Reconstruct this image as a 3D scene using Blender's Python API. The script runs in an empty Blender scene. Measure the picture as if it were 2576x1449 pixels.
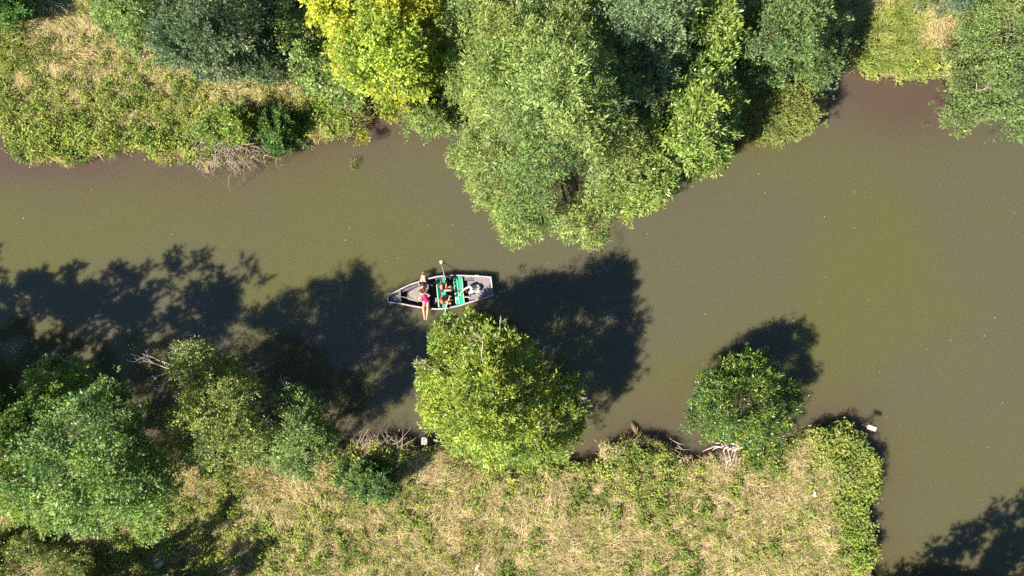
import bpy, math, random
import numpy as np
from mathutils import Vector
random.seed(7); rng = np.random.default_rng(7)
S = bpy.context.scene; COL = S.collection
# ------------------------------------------------------------------ camera, sky, sun, exposure
H = 34.0
cam = bpy.data.cameras.new('camera'); co = bpy.data.objects.new('camera', cam); COL.objects.link(co)
co.location = (0, 0, H); co.rotation_euler = (0, 0, 0)
cam.sensor_width = 36; cam.lens = 24; cam.clip_end = 2000; cam.clip_start = 0.1
S.camera = co
EL, AZ = math.radians(45), math.radians(34)          # shadows run towards +x+y
world = bpy.data.worlds.new('World'); S.world = world; world.use_nodes = True
wn = world.node_tree.nodes; wl = world.node_tree.links
sky = wn.new('ShaderNodeTexSky'); sky.sky_type = 'NISHITA'; sky.sun_disc = False
sky.sun_elevation = EL; sky.sun_rotation = math.radians(236)
sky.air_density = 1.0; sky.dust_density = 0.4; sky.ozone_density = 6.0
bg = wn['Background']; bg.inputs[1].default_value = 0.05
wl.new(sky.outputs[0], bg.inputs[0])
sun = bpy.data.lights.new('sun', 'SUN'); sun.energy = 5.0; sun.angle = math.radians(0.53); sun.color = (1, .905, .72)
so = bpy.data.objects.new('sun', sun); COL.objects.link(so)
sd = Vector((math.cos(AZ) * math.cos(EL), math.sin(AZ) * math.cos(EL), -math.sin(EL)))
so.rotation_euler = sd.to_track_quat('-Z', 'Y').to_euler(); so.location = (-30, -25, 40)
S.view_settings.view_transform = 'Standard'; S.view_settings.look = 'None'
S.view_settings.gamma = 1; S.view_settings.exposure = 1.36; S.view_settings.use_curve_mapping = False
S.cycles.max_bounces = 6; S.cycles.transparent_max_bounces = 4; S.cycles.use_denoising = False
try: S.cycles.denoising_prefilter = 'ACCURATE'
except Exception: pass

# ------------------------------------------------------------------ mapping of the survey grid to metres
PX = 2 * H * 0.75 / 2576
def W(px, py, z=0.0):
    s = PX * (H - z) / H
    return np.array(((px - 1288) * s, -(py - 724.5) * s, z))
def Warr(p, z):
    s = PX * (H - z) / H
    return np.stack([(p[:, 0] - 1288) * s, -(p[:, 1] - 724.5) * s, z], 1)
def B(cx, cy, z):                                       # finer survey of the boat
    return W((1290 + cx / 5.795) / 1.35520, (870 + cy / 5.795) / 1.35520, z)

# ------------------------------------------------------------------ object helpers
def put(o, label=None, cat=None, group=None, kind=None):
    if label: o['label'] = label
    if cat: o['category'] = cat
    if group: o['group'] = group
    if kind: o['kind'] = kind
    return o
def thing(name, loc, label, cat, group=None):
    o = bpy.data.objects.new(name, None); COL.objects.link(o); o.location = Vector(loc)
    o.empty_display_size = .2
    return put(o, label, cat, group)
def origin(parent):
    v = Vector((0, 0, 0))
    while parent is not None: v += parent.location; parent = parent.parent
    return v
def meshobj(name, V, F, mat, parent=None, col=None, smooth=False, link=True):
    """V in world coordinates; F an (n,3|4) array or a list of tuples"""
    V = np.asarray(V, float).reshape(-1, 3)
    off = np.array(origin(parent)) if parent is not None else np.zeros(3)
    me = bpy.data.meshes.new(name)
    if isinstance(F, np.ndarray):
        n, k = F.shape
        me.vertices.add(len(V)); me.vertices.foreach_set('co', (V - off).astype(np.float32).ravel())
        me.loops.add(n * k); me.loops.foreach_set('vertex_index', F.astype(np.int32).ravel())
        me.polygons.add(n); me.polygons.foreach_set('loop_start', np.arange(0, n * k, k, dtype=np.int32))
        me.update(calc_edges=True)
    else:
        me.from_pydata((V - off).tolist(), [], [tuple(int(i) for i in f) for f in F]); me.update()
    if col is not None:
        a = me.attributes.new('tint', 'FLOAT_COLOR', 'POINT')
        c = np.ones((len(V), 4), np.float32); c[:, :3] = col; a.data.foreach_set('color', c.ravel())
    if smooth:
        me.polygons.foreach_set('use_smooth', np.ones(len(me.polygons), bool))
    if mat: me.materials.append(mat)
    o = bpy.data.objects.new(name, me)
    if link: COL.objects.link(o)
    if parent is not None: o.parent = parent
    return o
class MB:
    def __init__(s): s.v = []; s.f = []
    def add(s, V, F):
        b = len(s.v); s.v += [tuple(map(float, p)) for p in V]; s.f += [tuple(b + i for i in f) for f in F]
    def prism(s, ring, z0, z1, zs=None):               # ring: xy points, zs optional top heights
        n = len(ring)
        V = [(p[0], p[1], z0) for p in ring] + [(p[0], p[1], z1) for p in ring]
        F = [tuple(range(n, 2 * n)), tuple(range(n - 1, -1, -1))] + [(i, (i + 1) % n, n + (i + 1) % n, n + i) for i in range(n)]
        s.add(V, F)
    def tube(s, pts, rad, sides=6):
        pts = [np.array(p, float) for p in pts]
        if not hasattr(rad, '__len__'): rad = [rad] * len(pts)
        V = []; F = []; n = len(pts)
        t0 = pts[-1] - pts[0]; up = np.array((0, 0, 1.)) if abs(t0[2]) < .8 * np.linalg.norm(t0) else np.array((1., 0, 0))
        for i, p in enumerate(pts):
            t = pts[min(i + 1, n - 1)] - pts[max(i - 1, 0)]; t = t / (np.linalg.norm(t) + 1e-9)
            a = np.cross(t, up); a /= np.linalg.norm(a) + 1e-9; b = np.cross(t, a)
            for k in range(sides):
                q = 2 * math.pi * k / sides
                V.append(p + rad[i] * (a * math.cos(q) + b * math.sin(q)))
        for i in range(n - 1):
            for k in range(sides):
                k2 = (k + 1) % sides
                F.append((i * sides + k, i * sides + k2, (i + 1) * sides + k2, (i + 1) * sides + k))
        F.append(tuple(range(sides))[::-1]); F.append(tuple((n - 1) * sides + k for k in range(sides)))
        s.add(V, F)
    def ball(s, c, r, seg=10, rings=7):
        if not hasattr(r, '__len__'): r = (r, r, r)
        V = [(c[0], c[1], c[2] - r[2])]
        for i in range(1, rings):
            ph = -math.pi / 2 + math.pi * i / rings
            for k in range(seg):
                q = 2 * math.pi * k / seg
                V.append((c[0] + r[0] * math.cos(ph) * math.cos(q), c[1] + r[1] * math.cos(ph) * math.sin(q), c[2] + r[2] * math.sin(ph)))
        V.append((c[0], c[1], c[2] + r[2])); F = []
        for k in range(seg):
            F.append((0, 1 + (k + 1) % seg, 1 + k))
            for i in range(rings - 2):
                a = 1 + i * seg
                F.append((a + k, a + (k + 1) % seg, a + seg + (k + 1) % seg, a + seg + k))
            F.append((1 + (rings - 2) * seg + k, 1 + (rings - 2) * seg + (k + 1) % seg, len(V) - 1))
        s.add(V, F)
    def capsule(s, p, r, q, r2, seg=10):
        p = np.array(p, float); q = np.array(q, float)
        s.tube([p, p + (q - p) * .5, q], [r, (r + r2) / 2, r2], seg); s.ball(p, r, seg, 6); s.ball(q, r2, seg, 6)
    def build(s, name, mat, parent=None, smooth=False):
        return meshobj(name, s.v, s.f, mat, parent, smooth=smooth)

# ------------------------------------------------------------------ materials
def newmat(name):
    m = bpy.data.materials.new(name); m.use_nodes = True
    return m, m.node_tree.nodes, m.node_tree.links, m.node_tree.nodes['Principled BSDF']
def simple(name, c, rough=.6, var=.15, scale=8, bump=0, bscale=40, metallic=0, spec=.4):
    m, n, l, p = newmat(name)
    geo = n.new('ShaderNodeNewGeometry'); no = n.new('ShaderNodeTexNoise'); no.inputs['Scale'].default_value = scale; no.inputs['Detail'].default_value = 6
    l.new(geo.outputs['Position'], no.inputs['Vector'])
    mx = n.new('ShaderNodeMix'); mx.data_type = 'RGBA'
    mx.inputs[6].default_value = (*[x * (1 - var) for x in c], 1); mx.inputs[7].default_value = (*[min(1, x * (1 + var)) for x in c], 1)
    ramp = n.new('ShaderNodeMapRange'); ramp.inputs[1].default_value = .3; ramp.inputs[2].default_value = .7
    l.new(no.outputs[0], ramp.inputs[0]); l.new(ramp.outputs[0], mx.inputs[0]); l.new(mx.outputs[2], p.inputs['Base Color'])
    p.inputs['Roughness'].default_value = rough; p.inputs['Metallic'].default_value = metallic
    p.inputs['Specular IOR Level'].default_value = spec
    if bump:
        n2 = n.new('ShaderNodeTexNoise'); n2.inputs['Scale'].default_value = bscale; l.new(geo.outputs['Position'], n2.inputs['Vector'])
        b = n.new('ShaderNodeBump'); b.inputs['Strength'].default_value = bump; b.inputs['Distance'].default_value = .02
        l.new(n2.outputs[0], b.inputs['Height']); l.new(b.outputs[0], p.inputs['Normal'])
    return m
def leafmat(name, gloss=.42, trans=.34, fixed=None, fixed2=None, nscale=.6):
    """leaf colour comes from the per-leaf attribute, or (ground plants) from a world-space noise between two colours"""
    m, n, l, p = newmat(name)
    if fixed is None:
        at = n.new('ShaderNodeAttribute'); at.attribute_name = 'tint'; c = at.outputs['Color']
    else:
        geo = n.new('ShaderNodeNewGeometry'); no = n.new('ShaderNodeTexNoise'); no.inputs['Scale'].default_value = nscale; no.inputs['Detail'].default_value = 5
        l.new(geo.outputs['Position'], no.inputs['Vector'])
        oi = n.new('ShaderNodeObjectInfo'); ad = n.new('ShaderNodeMath'); ad.operation = 'MULTIPLY_ADD'
        ad.inputs[1].default_value = .35; l.new(oi.outputs['Random'], ad.inputs[0]); l.new(no.outputs[0], ad.inputs[2])
        mr = n.new('ShaderNodeMapRange'); mr.inputs[1].default_value = .45; mr.inputs[2].default_value = .9; l.new(ad.outputs[0], mr.inputs[0])
        mx = n.new('ShaderNodeMix'); mx.data_type = 'RGBA'; mx.inputs[6].default_value = (*fixed, 1); mx.inputs[7].default_value = (*fixed2, 1)
        l.new(mr.outputs[0], mx.inputs[0]); c = mx.outputs[2]
    l.new(c, p.inputs['Base Color']); p.inputs['Roughness'].default_value = gloss; p.inputs['Specular IOR Level'].default_value = .35
    tr = n.new('ShaderNodeBsdfTranslucent'); g = n.new('ShaderNodeMix'); g.data_type = 'RGBA'; g.blend_type = 'MULTIPLY'
    g.inputs[0].default_value = 1; l.new(c, g.inputs[6]); g.inputs[7].default_value = (1.15, 1.2, .5, 1); l.new(g.outputs[2], tr.inputs[0])
    ms = n.new('ShaderNodeMixShader'); ms.inputs[0].default_value = trans
    l.new(p.outputs[0], ms.inputs[1]); l.new(tr.outputs[0], ms.inputs[2]); l.new(ms.outputs[0], n['Material Output'].inputs[0])
    return m
M = {}
M['leaf'] = leafmat('leaf'); M['leaf_gloss'] = leafmat('glossy_leaf', .3, .25)
M['bark'] = simple('bark', (.16, .13, .10), .9, .35, 6, .5, 30)
M['deadwood'] = simple('dead_wood', (.46, .38, .36), .85, .25, 9, .3, 60)
M['bramble'] = simple('dead_bramble', (.40, .30, .275), .85, .3, 5)
M['wetwood'] = simple('wet_wood', (.15, .09, .05), .7, .3, 6, .4, 20)

# ------------------------------------------------------------------ shoreline survey and terrain
LN = [(-7600, 330), (-200, 330), (0, 325), (35, 332), (45, 385), (90, 402), (200, 410), (270, 392), (340, 370), (380, 375), (410, 410), (480, 405),
      (520, 420), (600, 420), (640, 410), (690, 388), (740, 373), (800, 360), (880, 342), (922, 335), (932, 300), (925, 260), (900, 225), (885, 180),
      (880, 100), (890, -100), (880, -7600), (1030, -7600), (1010, -100), (990, 100), (992, 200), (1010, 280), (1100, 290), (1170, 270), (1300, 330),
      (1500, 400), (1650, 410), (1750, 340), (1850, 280), (2000, 220), (2080, 170), (2115, 120), (2140, 160), (2160, 178), (2200, 192), (2290, 203),
      (2370, 198), (2430, 195), (2500, 220), (2600, 240), (2800, 250), (7600, 0), (7600, -7700), (-7600, -7700)]
LS = [(-7600, 900), (-900, 800), (-500, 900), (-250, 1050), (0, 1130), (100, 1140), (250, 1130), (380, 1125), (450, 1130), (600, 1130), (800, 1125),
      (850, 1122), (900, 1112), (960, 1105), (1010, 1100), (1040, 1130), (1080, 1124), (1140, 1122), (1200, 1140), (1300, 1150), (1400, 1165),
      (1440, 1168), (1490, 1150), (1515, 1115), (1560, 1105), (1600, 1098), (1650, 1098), (1680, 1140), (1720, 1155), (1760, 1145), (1800, 1125),
      (1850, 1130), (1950, 1120), (1995, 1108), (2020, 1080), (2060, 1068), (2120, 1062), (2155, 1090), (2188, 1150), (2198, 1180), (2185, 1230),
      (2163, 1270), (2175, 1310), (2188, 1360), (2175, 1400), (2165, 1449), (2200, 1475), (2280, 1500), (2600, 1530), (7600, 1600), (7600, 7700), (-7600, 7700)]
def inside(P, poly):
    x, y = P[:, 0], P[:, 1]; r = np.zeros(len(P), bool); n = len(poly)
    for i in range(n):
        x1, y1 = poly[i]; x2, y2 = poly[(i + 1) % n]
        if y1 == y2: continue
        c = ((y1 > y) != (y2 > y)) & (x < (x2 - x1) * (y - y1) / (y2 - y1) + x1); r ^= c
    return r
def distp(P, poly):
    d = np.full(len(P), 1e9); n = len(poly)
    for i in range(n):
        a = np.array(poly[i], float); b = np.array(poly[(i + 1) % n], float); ab = b - a
        t = np.clip(((P - a) @ ab) / (ab @ ab), 0, 1); q = a + t[:, None] * ab
        d = np.minimum(d, np.hypot(*(P - q).T))
    return d
def landdist(P):                                        # >0 on land, metres; P in survey px at water level
    s = np.where(inside(P, LN) | inside(P, LS), 1, -1)
    return s * np.minimum(distp(P, LN), distp(P, LS)) * PX
def vnoise(x, y, s, seed=0):                            # smooth value noise 0..1
    r = np.random.default_rng(seed).random((256, 256))
    u = x / s + 1000; v = y / s + 1000; i = np.floor(u).astype(int); j = np.floor(v).astype(int); fu = u - i; fv = v - j
    fu = fu * fu * (3 - 2 * fu); fv = fv * fv * (3 - 2 * fv); g = lambda a, b: r[a % 256, b % 256]
    return (g(i, j) * (1 - fu) + g(i + 1, j) * fu) * (1 - fv) + (g(i, j + 1) * (1 - fu) + g(i + 1, j + 1) * fu) * fv
def fbm(x, y, s, seed=0): return (vnoise(x, y, s, seed) + .5 * vnoise(x, y, s / 2.1, seed + 1) + .25 * vnoise(x, y, s / 4.3, seed + 2)) / 1.75
def height(x, y):
    P = np.stack([x / PX + 1288, 724.5 - y / PX], 1)
    d = landdist(P) + (fbm(x, y, .9, 5) - .5) * .35
    up = .5 * np.clip(d / .22, 0, 1) + .28 * np.clip(d / 2.5, 0, 1) + .25 * (fbm(x, y, 3, 9) - .4) * np.clip(d, 0, 1)
    dn = -1.3 * (1 - np.exp(np.minimum(d, 0) / 1.6)) - .06
    return np.where(d > 0, up, dn), d
def axis(lo, hi, step, far):
    a = list(np.arange(lo, hi + 1e-6, step)); g = step; x = hi; R = []
    while x < far: g *= 1.35; x += g; R.append(x)
    g = step; x = lo; L = []
    while x > -far: g *= 1.35; x -= g; L.append(x)
    return np.array(L[::-1] + a + R)
def sheet(name, xs, ys, zf, mat, col=None):
    X, Y = np.meshgrid(xs, ys); x, y = X.ravel(), Y.ravel(); z = zf(x, y)
    nx, ny = len(xs), len(ys); i = np.arange(ny - 1)[:, None] * nx + np.arange(nx - 1)[None, :]; i = i.ravel()
    F = np.stack([i, i + 1, i + nx + 1, i + nx], 1)
    return meshobj(name, np.stack([x, y, z], 1), F, mat, None, col(x, y) if col else None, smooth=True)
# soil / matted straw
m, n, l, p = newmat('bank_soil')
geo = n.new('ShaderNodeNewGeometry')
def nz(sc, det=6, dist=0):
    t = n.new('ShaderNodeTexNoise'); t.inputs['Scale'].default_value = sc; t.inputs['Detail'].default_value = det; t.inputs['Distortion'].default_value = dist
    l.new(geo.outputs['Position'], t.inputs['Vector']); return t
r1 = n.new('ShaderNodeValToRGB'); e = r1.color_ramp.elements
e[0].position = .3; e[0].color = (.10, .085, .04, 1); e[1].position = .7; e[1].color = (.42, .33, .20, 1)
x_ = e.new(.5); x_.color = (.25, .21, .10, 1)
l.new(nz(1.6, 10, .6).outputs[0], r1.inputs[0])
r2 = n.new('ShaderNodeMix'); r2.data_type = 'RGBA'; r2.blend_type = 'OVERLAY'; r2.inputs[0].default_value = .8
l.new(r1.outputs[0], r2.inputs[6]); l.new(nz(14, 8, 1.5).outputs[1], r2.inputs[7])
hs = n.new('ShaderNodeHueSaturation'); hs.inputs['Saturation'].default_value = .75; l.new(r2.outputs[2], hs.inputs['Color'])
sep = n.new('ShaderNodeSeparateXYZ'); l.new(geo.outputs['Position'], sep.inputs[0])
wet = n.new('ShaderNodeMapRange'); wet.inputs[1].default_value = .02; wet.inputs[2].default_value = .35; l.new(sep.outputs[2], wet.inputs[0])
r3 = n.new('ShaderNodeMix'); r3.data_type = 'RGBA'; r3.inputs[6].default_value = (.055, .04, .03, 1); l.new(wet.outputs[0], r3.inputs[0]); l.new(hs.outputs[0], r3.inputs[7])
l.new(r3.outputs[2], p.inputs['Base Color']); p.inputs['Roughness'].default_value = .95
bp = n.new('ShaderNodeBump'); bp.inputs['Strength'].default_value = .8; bp.inputs['Distance'].default_value = .05; l.new(nz(9, 8, 1).outputs[0], bp.inputs['Height']); l.new(bp.outputs[0], p.inputs['Normal'])
M['soil'] = m
xs = axis(-29, 29, .2, 170); ys = axis(-18, 18, .2, 170)
put(sheet('ground', xs, ys, lambda x, y: height(x, y)[0], M['soil']), 'river banks of trodden earth and matted straw', kind='structure')
# murky water
m, n, l, p = newmat('murky_water'); geo = n.new('ShaderNodeNewGeometry')
at = n.new('ShaderNodeAttribute'); at.attribute_name = 'tint'
big = nz(.09, 3, .4); fine = nz(60, 2)
mr = n.new('ShaderNodeMapRange'); mr.inputs[1].default_value = .44; mr.inputs[2].default_value = .6; l.new(big.outputs[0], mr.inputs[0])
mx = n.new('ShaderNodeMix'); mx.data_type = 'RGBA'; mx.inputs[6].default_value = (.076, .0735, .046, 1); mx.inputs[7].default_value = (.078, .078, .031, 1); l.new(mr.outputs[0], mx.inputs[0])
sp = n.new('ShaderNodeSeparateColor'); l.new(at.outputs['Color'], sp.inputs[0])
mx2 = n.new('ShaderNodeMix'); mx2.data_type = 'RGBA'; mx2.inputs[7].default_value = (.072, .052, .042, 1); l.new(sp.outputs[0], mx2.inputs[0]); l.new(mx.outputs[2], mx2.inputs[6])
l.new(mx2.outputs[2], p.inputs['Base Color'])
p.inputs['Roughness'].default_value = .12; p.inputs['IOR'].default_value = 1.33; p.inputs['Specular IOR Level'].default_value = .9
p.subsurface_method = 'BURLEY'; p.inputs['Subsurface Weight'].default_value = 1; p.inputs['Subsurface Radius'].default_value = (1, .9, .6); p.inputs['Subsurface Scale'].default_value = .45
rp = nz(3.5, 4, .3); mp = n.new('ShaderNodeMapping'); mp.inputs['Scale'].default_value = (1, 1.8, 1); l.new(geo.outputs['Position'], mp.inputs[0]); l.new(mp.outputs[0], rp.inputs['Vector'])
bp = n.new('ShaderNodeBump'); bp.inputs['Strength'].default_value = .25; bp.inputs['Distance'].default_value = .015; l.new(rp.outputs[0], bp.inputs['Height']); l.new(bp.outputs[0], p.inputs['Normal'])
M['water'] = m
def wcol(x, y):
    P = np.stack([x / PX + 1288, 724.5 - y / PX], 1); d = -landdist(P)
    s = np.exp(-np.clip(d, 0, 99) / 1.3) * (.5 + .7 * fbm(x, y, 2.5, 31))
    ne = np.exp(-(((P[:, 0] - 2270) / 210) ** 2 + ((P[:, 1] - 250) / 90) ** 2)) * .8
    nc = np.exp(-(((P[:, 0] - 955) / 60) ** 2 + ((P[:, 1] - 270) / 80) ** 2)) * .6
    nw = np.exp(-(((P[:, 0] - 60) / 260) ** 2 + ((P[:, 1] - 400) / 60) ** 2)) * .7
    s = np.clip(s + ne + nc + nw, 0, 1)
    return np.stack([s, s, s], 1)
put(sheet('river_water', axis(-29, 29, .35, 170), axis(-18, 18, .35, 170), lambda x, y: x * 0, M['water'], wcol), 'calm murky olive-brown river', kind='structure')

# ------------------------------------------------------------------ foliage
def leafmesh(P, D, N, L, Wd):
    D = D / (np.linalg.norm(D, axis=1, keepdims=True) + 1e-9)
    Sd = np.cross(D, N); Sd /= np.linalg.norm(Sd, axis=1, keepdims=True) + 1e-9
    Nn = np.cross(Sd, D); L = L[:, None]; Wd = Wd[:, None]
    V = np.empty((len(P), 4, 3)); mid = P + D * L * .45
    V[:, 0] = P; V[:, 1] = mid + Sd * Wd * .5 + Nn * Wd * .15; V[:, 2] = P + D * L - Nn * L * .12; V[:, 3] = mid - Sd * Wd * .5 + Nn * Wd * .15
    F = np.arange(len(P) * 4).reshape(-1, 4)
    return V.reshape(-1, 3), F
def rnd(n): v = rng.normal(size=(n, 3)); return v / np.linalg.norm(v, axis=1, keepdims=True)
def clumps_to_leaves(C, O, T, k, cr, ll, lw, young, yfrac):
    """C centres, O outward dirs, T tint per clump"""
    ll, lw, k = ll * .86, lw * .9, int(k * .86); n = len(C); kk = np.repeat(np.arange(n), k); m_ = n * k
    d = O[kk] * .75 + rnd(m_) * .85 + np.array((0, 0, .18))
    d /= np.linalg.norm(d, axis=1, keepdims=True)
    P = C[kk] + d * (cr * rng.random(m_) ** .5)[:, None] * .8
    N = np.array((0, 0, 1.)) * .9 + O[kk] * .4 + rnd(m_) * .55
    V, F = leafmesh(P, d + rnd(m_) * .4, N, ll * rng.uniform(.5, 1.4, m_), lw * rng.uniform(.7, 1.2, m_))
    t = T[kk] * rng.uniform(.66, 1.38, (m_, 1)); br = rng.random(m_) < .012; t[br] = np.array((.20, .13, .05)) * 1.5
    y = (rng.random(m_) < yfrac) & (d @ np.array((0, 0, 1.)) > .1); t[y] = np.array(young) * rng.uniform(.8, 1.2, (y.sum(), 1))
    return V, F, np.repeat(t, 4, axis=0)
TOTAL = [0]; BR = 1.6
def crown(poly, z0, z1, pal, lobe=.85, dens=1.0, k=13, cr=.2, ll=.15, lw=.06, young=(.2, .22, .03), yfrac=.08, gap=1.35, thick=2.2, peaks=None, rough=.9, holes=.36, inner=.7, relief=2.3, relief_s=1.35, drop=.2):
    poly = np.array(poly, float); lo, hi = poly.min(0), poly.max(0)
    cand = rng.uniform(lo, hi, (9000, 2)); cand = cand[inside(cand, poly)]
    d = distp(cand, poly) * PX; keep = []
    for i in range(len(cand)):                          # lobe centres by dart throwing
        if d[i] < .3: continue
        p_ = cand[i]; r = lobe * gap / PX * (.55 if d[i] < .8 else 1)
        if all((p_[0] - q[0]) ** 2 + (p_[1] - q[1]) ** 2 > (r * .62) ** 2 * (.8 if q[2] < .8 else 1) for q in keep): keep.append((p_[0], p_[1], d[i]))
    K = np.array(keep); dm = max(K[:, 2].max(), .5)
    u = np.clip(K[:, 2] / dm, 0, 1); prof = 1 - (1 - u) ** 2.0
    z = z0 + (z1 - z0) * prof + rng.normal(0, 1, len(K)) * rough * (.3 + .7 * prof) * lobe
    if peaks:
        for (ax, ay, az_, ar) in peaks: z += az_ * np.exp(-((K[:, 0] - ax) ** 2 + (K[:, 1] - ay) ** 2) / ar ** 2)
    w0 = Warr(K[:, :2], z); sd_ = rng.integers(0, 90)
    z = z + (fbm(w0[:, 0], w0[:, 1], relief_s, sd_) - .5) * relief * (.35 + .65 * prof) * 2
    z = np.maximum(z, z0 * .7 + .2); hl = fbm(w0[:, 0], w0[:, 1], 1.25, sd_ + 100); keepm = (hl > np.quantile(hl, drop)) | (u < .12)
    K, z, u, prof = K[keepm], z[keepm], u[keepm], prof[keepm]
    Cw = Warr(K[:, :2], z); R = lobe * rng.uniform(.65, 1.15, len(K)); R = np.minimum(R, K[:, 2] * .85 + .08)
    CC = []; OO = []; TT = []
    hole = fbm(Cw[:, 0] + 50 * z1, Cw[:, 1], 1.6, 91)
    tone = fbm(Cw[:, 0] + 9, Cw[:, 1] + 31 * z0, 2.6, 17)
    for i in range(len(K)):
        thin = .35 if hole[i] < holes else 1.0          # airy places where the sky and the twigs show
        area = 4 * math.pi * R[i] ** 2 * .7; nc = max(5, int(area / (cr * cr * 1.1) * dens * thin)); ns = max(2, nc // 3)
        o = rnd(ns * 2); o = o[o[:, 2] > -.3][:ns]
        tipr = R[i] * rng.uniform(.55, 1.42, len(o)) * (1 + .2 * np.sin(o @ np.array((5, 4, 3.)) + i))
        wv = (tone[i] - .5) * 2; b = np.array(pal[rng.integers(len(pal))]) * rng.uniform(.78, 1.25) * np.array((1 + .26 * wv, 1 + .14 * wv, 1 - .1 * wv)); tt = b * rng.uniform(.8, 1.22, (len(o), 1))
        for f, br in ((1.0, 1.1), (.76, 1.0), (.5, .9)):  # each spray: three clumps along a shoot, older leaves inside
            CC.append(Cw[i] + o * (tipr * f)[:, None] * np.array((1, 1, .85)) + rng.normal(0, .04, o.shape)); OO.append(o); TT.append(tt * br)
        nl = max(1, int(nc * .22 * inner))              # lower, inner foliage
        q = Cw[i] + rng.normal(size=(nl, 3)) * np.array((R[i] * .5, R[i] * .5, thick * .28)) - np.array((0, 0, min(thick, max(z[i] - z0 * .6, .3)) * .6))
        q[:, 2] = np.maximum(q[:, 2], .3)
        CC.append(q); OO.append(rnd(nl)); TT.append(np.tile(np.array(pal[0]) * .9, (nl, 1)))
    E = poly; EL_ = np.hypot(*(np.roll(E, -1, 0) - E).T)      # ragged shoots along the outline
    for e0 in range(len(E)):
        a0, a1 = E[e0], E[(e0 + 1) % len(E)]; nrm = np.array((a1[1] - a0[1], -(a1[0] - a0[0]))); nrm = nrm / (np.linalg.norm(nrm) + 1e-9)
        mid_ = (a0 + a1) / 2 + nrm * 6
        if inside(mid_[None], poly)[0]: nrm = -nrm
        for q in range(int(EL_[e0] * PX / .42) + 1):
            c0 = a0 + (a1 - a0) * rng.random(); zz = z0 + rng.uniform(-.1, .5) * (z1 - z0) * .5; L = rng.uniform(.0, .55) * min(1, lobe / .6); dr = nrm + rng.normal(0, .45, 2)
            b = np.array(pal[rng.integers(len(pal))]) * rng.uniform(.85, 1.2); m3 = np.array((dr[0], -dr[1], .25))
            for f in (-.6, -.25, .1, .5, .9):
                c2 = c0 + dr * L * f / PX; w_ = W(c2[0], c2[1], max(zz + .15 * f, .3)); n3 = 3 if f < .3 else (2 if f < .8 else 1)
                CC.append(w_ + rng.normal(0, cr * .45, (n3, 3))); OO.append(np.tile(m3 / np.linalg.norm(m3), (n3, 1))); TT.append(np.tile(b, (n3, 1)))
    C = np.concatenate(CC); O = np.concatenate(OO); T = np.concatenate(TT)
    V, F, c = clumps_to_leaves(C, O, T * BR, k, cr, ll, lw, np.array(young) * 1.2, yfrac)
    return V, F, c, Cw, R
def woods(base, Cw, mb, r0=.2, nlimb=16):
    cen = Cw.mean(0); top = Cw[:, 2].max(); bz = base[2]
    fork = base + (cen - base) * .4; fork[2] = bz + (cen[2] - bz) * .35
    pts = [base + np.array((0, 0, -.3)), base + (fork - base) * .5 + rng.normal(0, .1, 3), fork]
    mb.tube(pts, [r0 * 1.5, r0 * 1.05, r0 * .8], 8)
    idx = rng.permutation(len(Cw))[:nlimb]
    for i in idx:
        e_ = Cw[i] - np.array((0, 0, .15)); md = fork + (e_ - fork) * .5 + rng.normal(0, .25, 3); md[2] += .2
        mb.tube([fork, fork + (md - fork) * .5 + rng.normal(0, .12, 3), md, md + (e_ - md) * .6 + rng.normal(0, .12, 3), e_], [r0 * .5, r0 * .38, r0 * .26, r0 * .16, .012], 5)
def twig(mb, p, d, L, r, depth=3):
    p = np.array(p, float); d = np.array(d, float); d /= np.linalg.norm(d); pts = [p]
    nseg = 4
    for i in range(nseg):
        d = d + rng.normal(0, .22, 3); d /= np.linalg.norm(d); pts.append(pts[-1] + d * L / nseg)
    mb.tube(pts, list(np.linspace(r, r * .35, nseg + 1)), 4)
    if depth > 0:
        for j in range(3 if depth > 1 else 2):
            q = pts[rng.integers(1, nseg + 1)]; dd = d + rnd(1)[0] * .9
            twig(mb, q, dd, L * rng.uniform(.4, .65), r * .55, depth - 1)
def ground_z(px, py):
    w = W(px, py, .6); return float(height(np.array([w[0]]), np.array([w[1]]))[0][0])
def tree(name, label, cat, poly, z0, z1, base, pal, group=None, r0=.2, nlimb=16, mat='leaf', dead=(), shrink=.985, **kw):
    gz = max(ground_z(*base), 0); b = W(base[0], base[1], gz)
    t = thing(name, b, label, cat, group)
    pc = np.array(poly, float).mean(0); poly = [tuple(pc + (np.array(q) - pc) * shrink) for q in poly]
    V, F, c, Cw, R = crown(poly, z0, z1, pal, **kw)
    TOTAL[0] += len(F)
    meshobj('crown', V, F, M[mat], t, c)
    mb = MB(); woods(b.copy(), Cw, mb, r0, nlimb); mb.build('trunk' if z1 > 3 else 'stems', M['bark'], t, True)
    for (dx, dy, dz, ux, uy, L) in dead:
        mb = MB(); s = W(dx, dy, dz); j = Cw[np.argmin(np.linalg.norm(Cw - s, axis=1))]
        mb.tube([j, (j + s) / 2 + rng.normal(0, .08, 3), s], [.024, .02, .016], 5)
        for q in range(2): twig(mb, s, np.array((ux, -uy, .35)) + rng.normal(0, .3, 3), L * .8, .016, 3)
        mb.build('dead_branch', M['deadwood'], t)
    return t
SAGE = [(.118, .175, .052), (.148, .20, .062), (.095, .152, .047), (.165, .21, .062)]
SAGEY = (.21, .23, .07)
YEL = [(.22, .255, .03), (.26, .28, .04), (.17, .23, .035), (.125, .185, .035)]
LIME = [(.135, .20, .038), (.165, .225, .045), (.105, .165, .035)]
BRI = [(.10, .16, .04), (.125, .18, .045), (.15, .20, .045)]
TEAL = [(.045, .082, .042), (.065, .105, .054), (.036, .066, .034)]
DARK = [(.035, .075, .025), (.045, .09, .03), (.055, .10, .04)]
MID = [(.08, .14, .04), (.095, .155, .05), (.065, .12, .035)]

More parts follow.
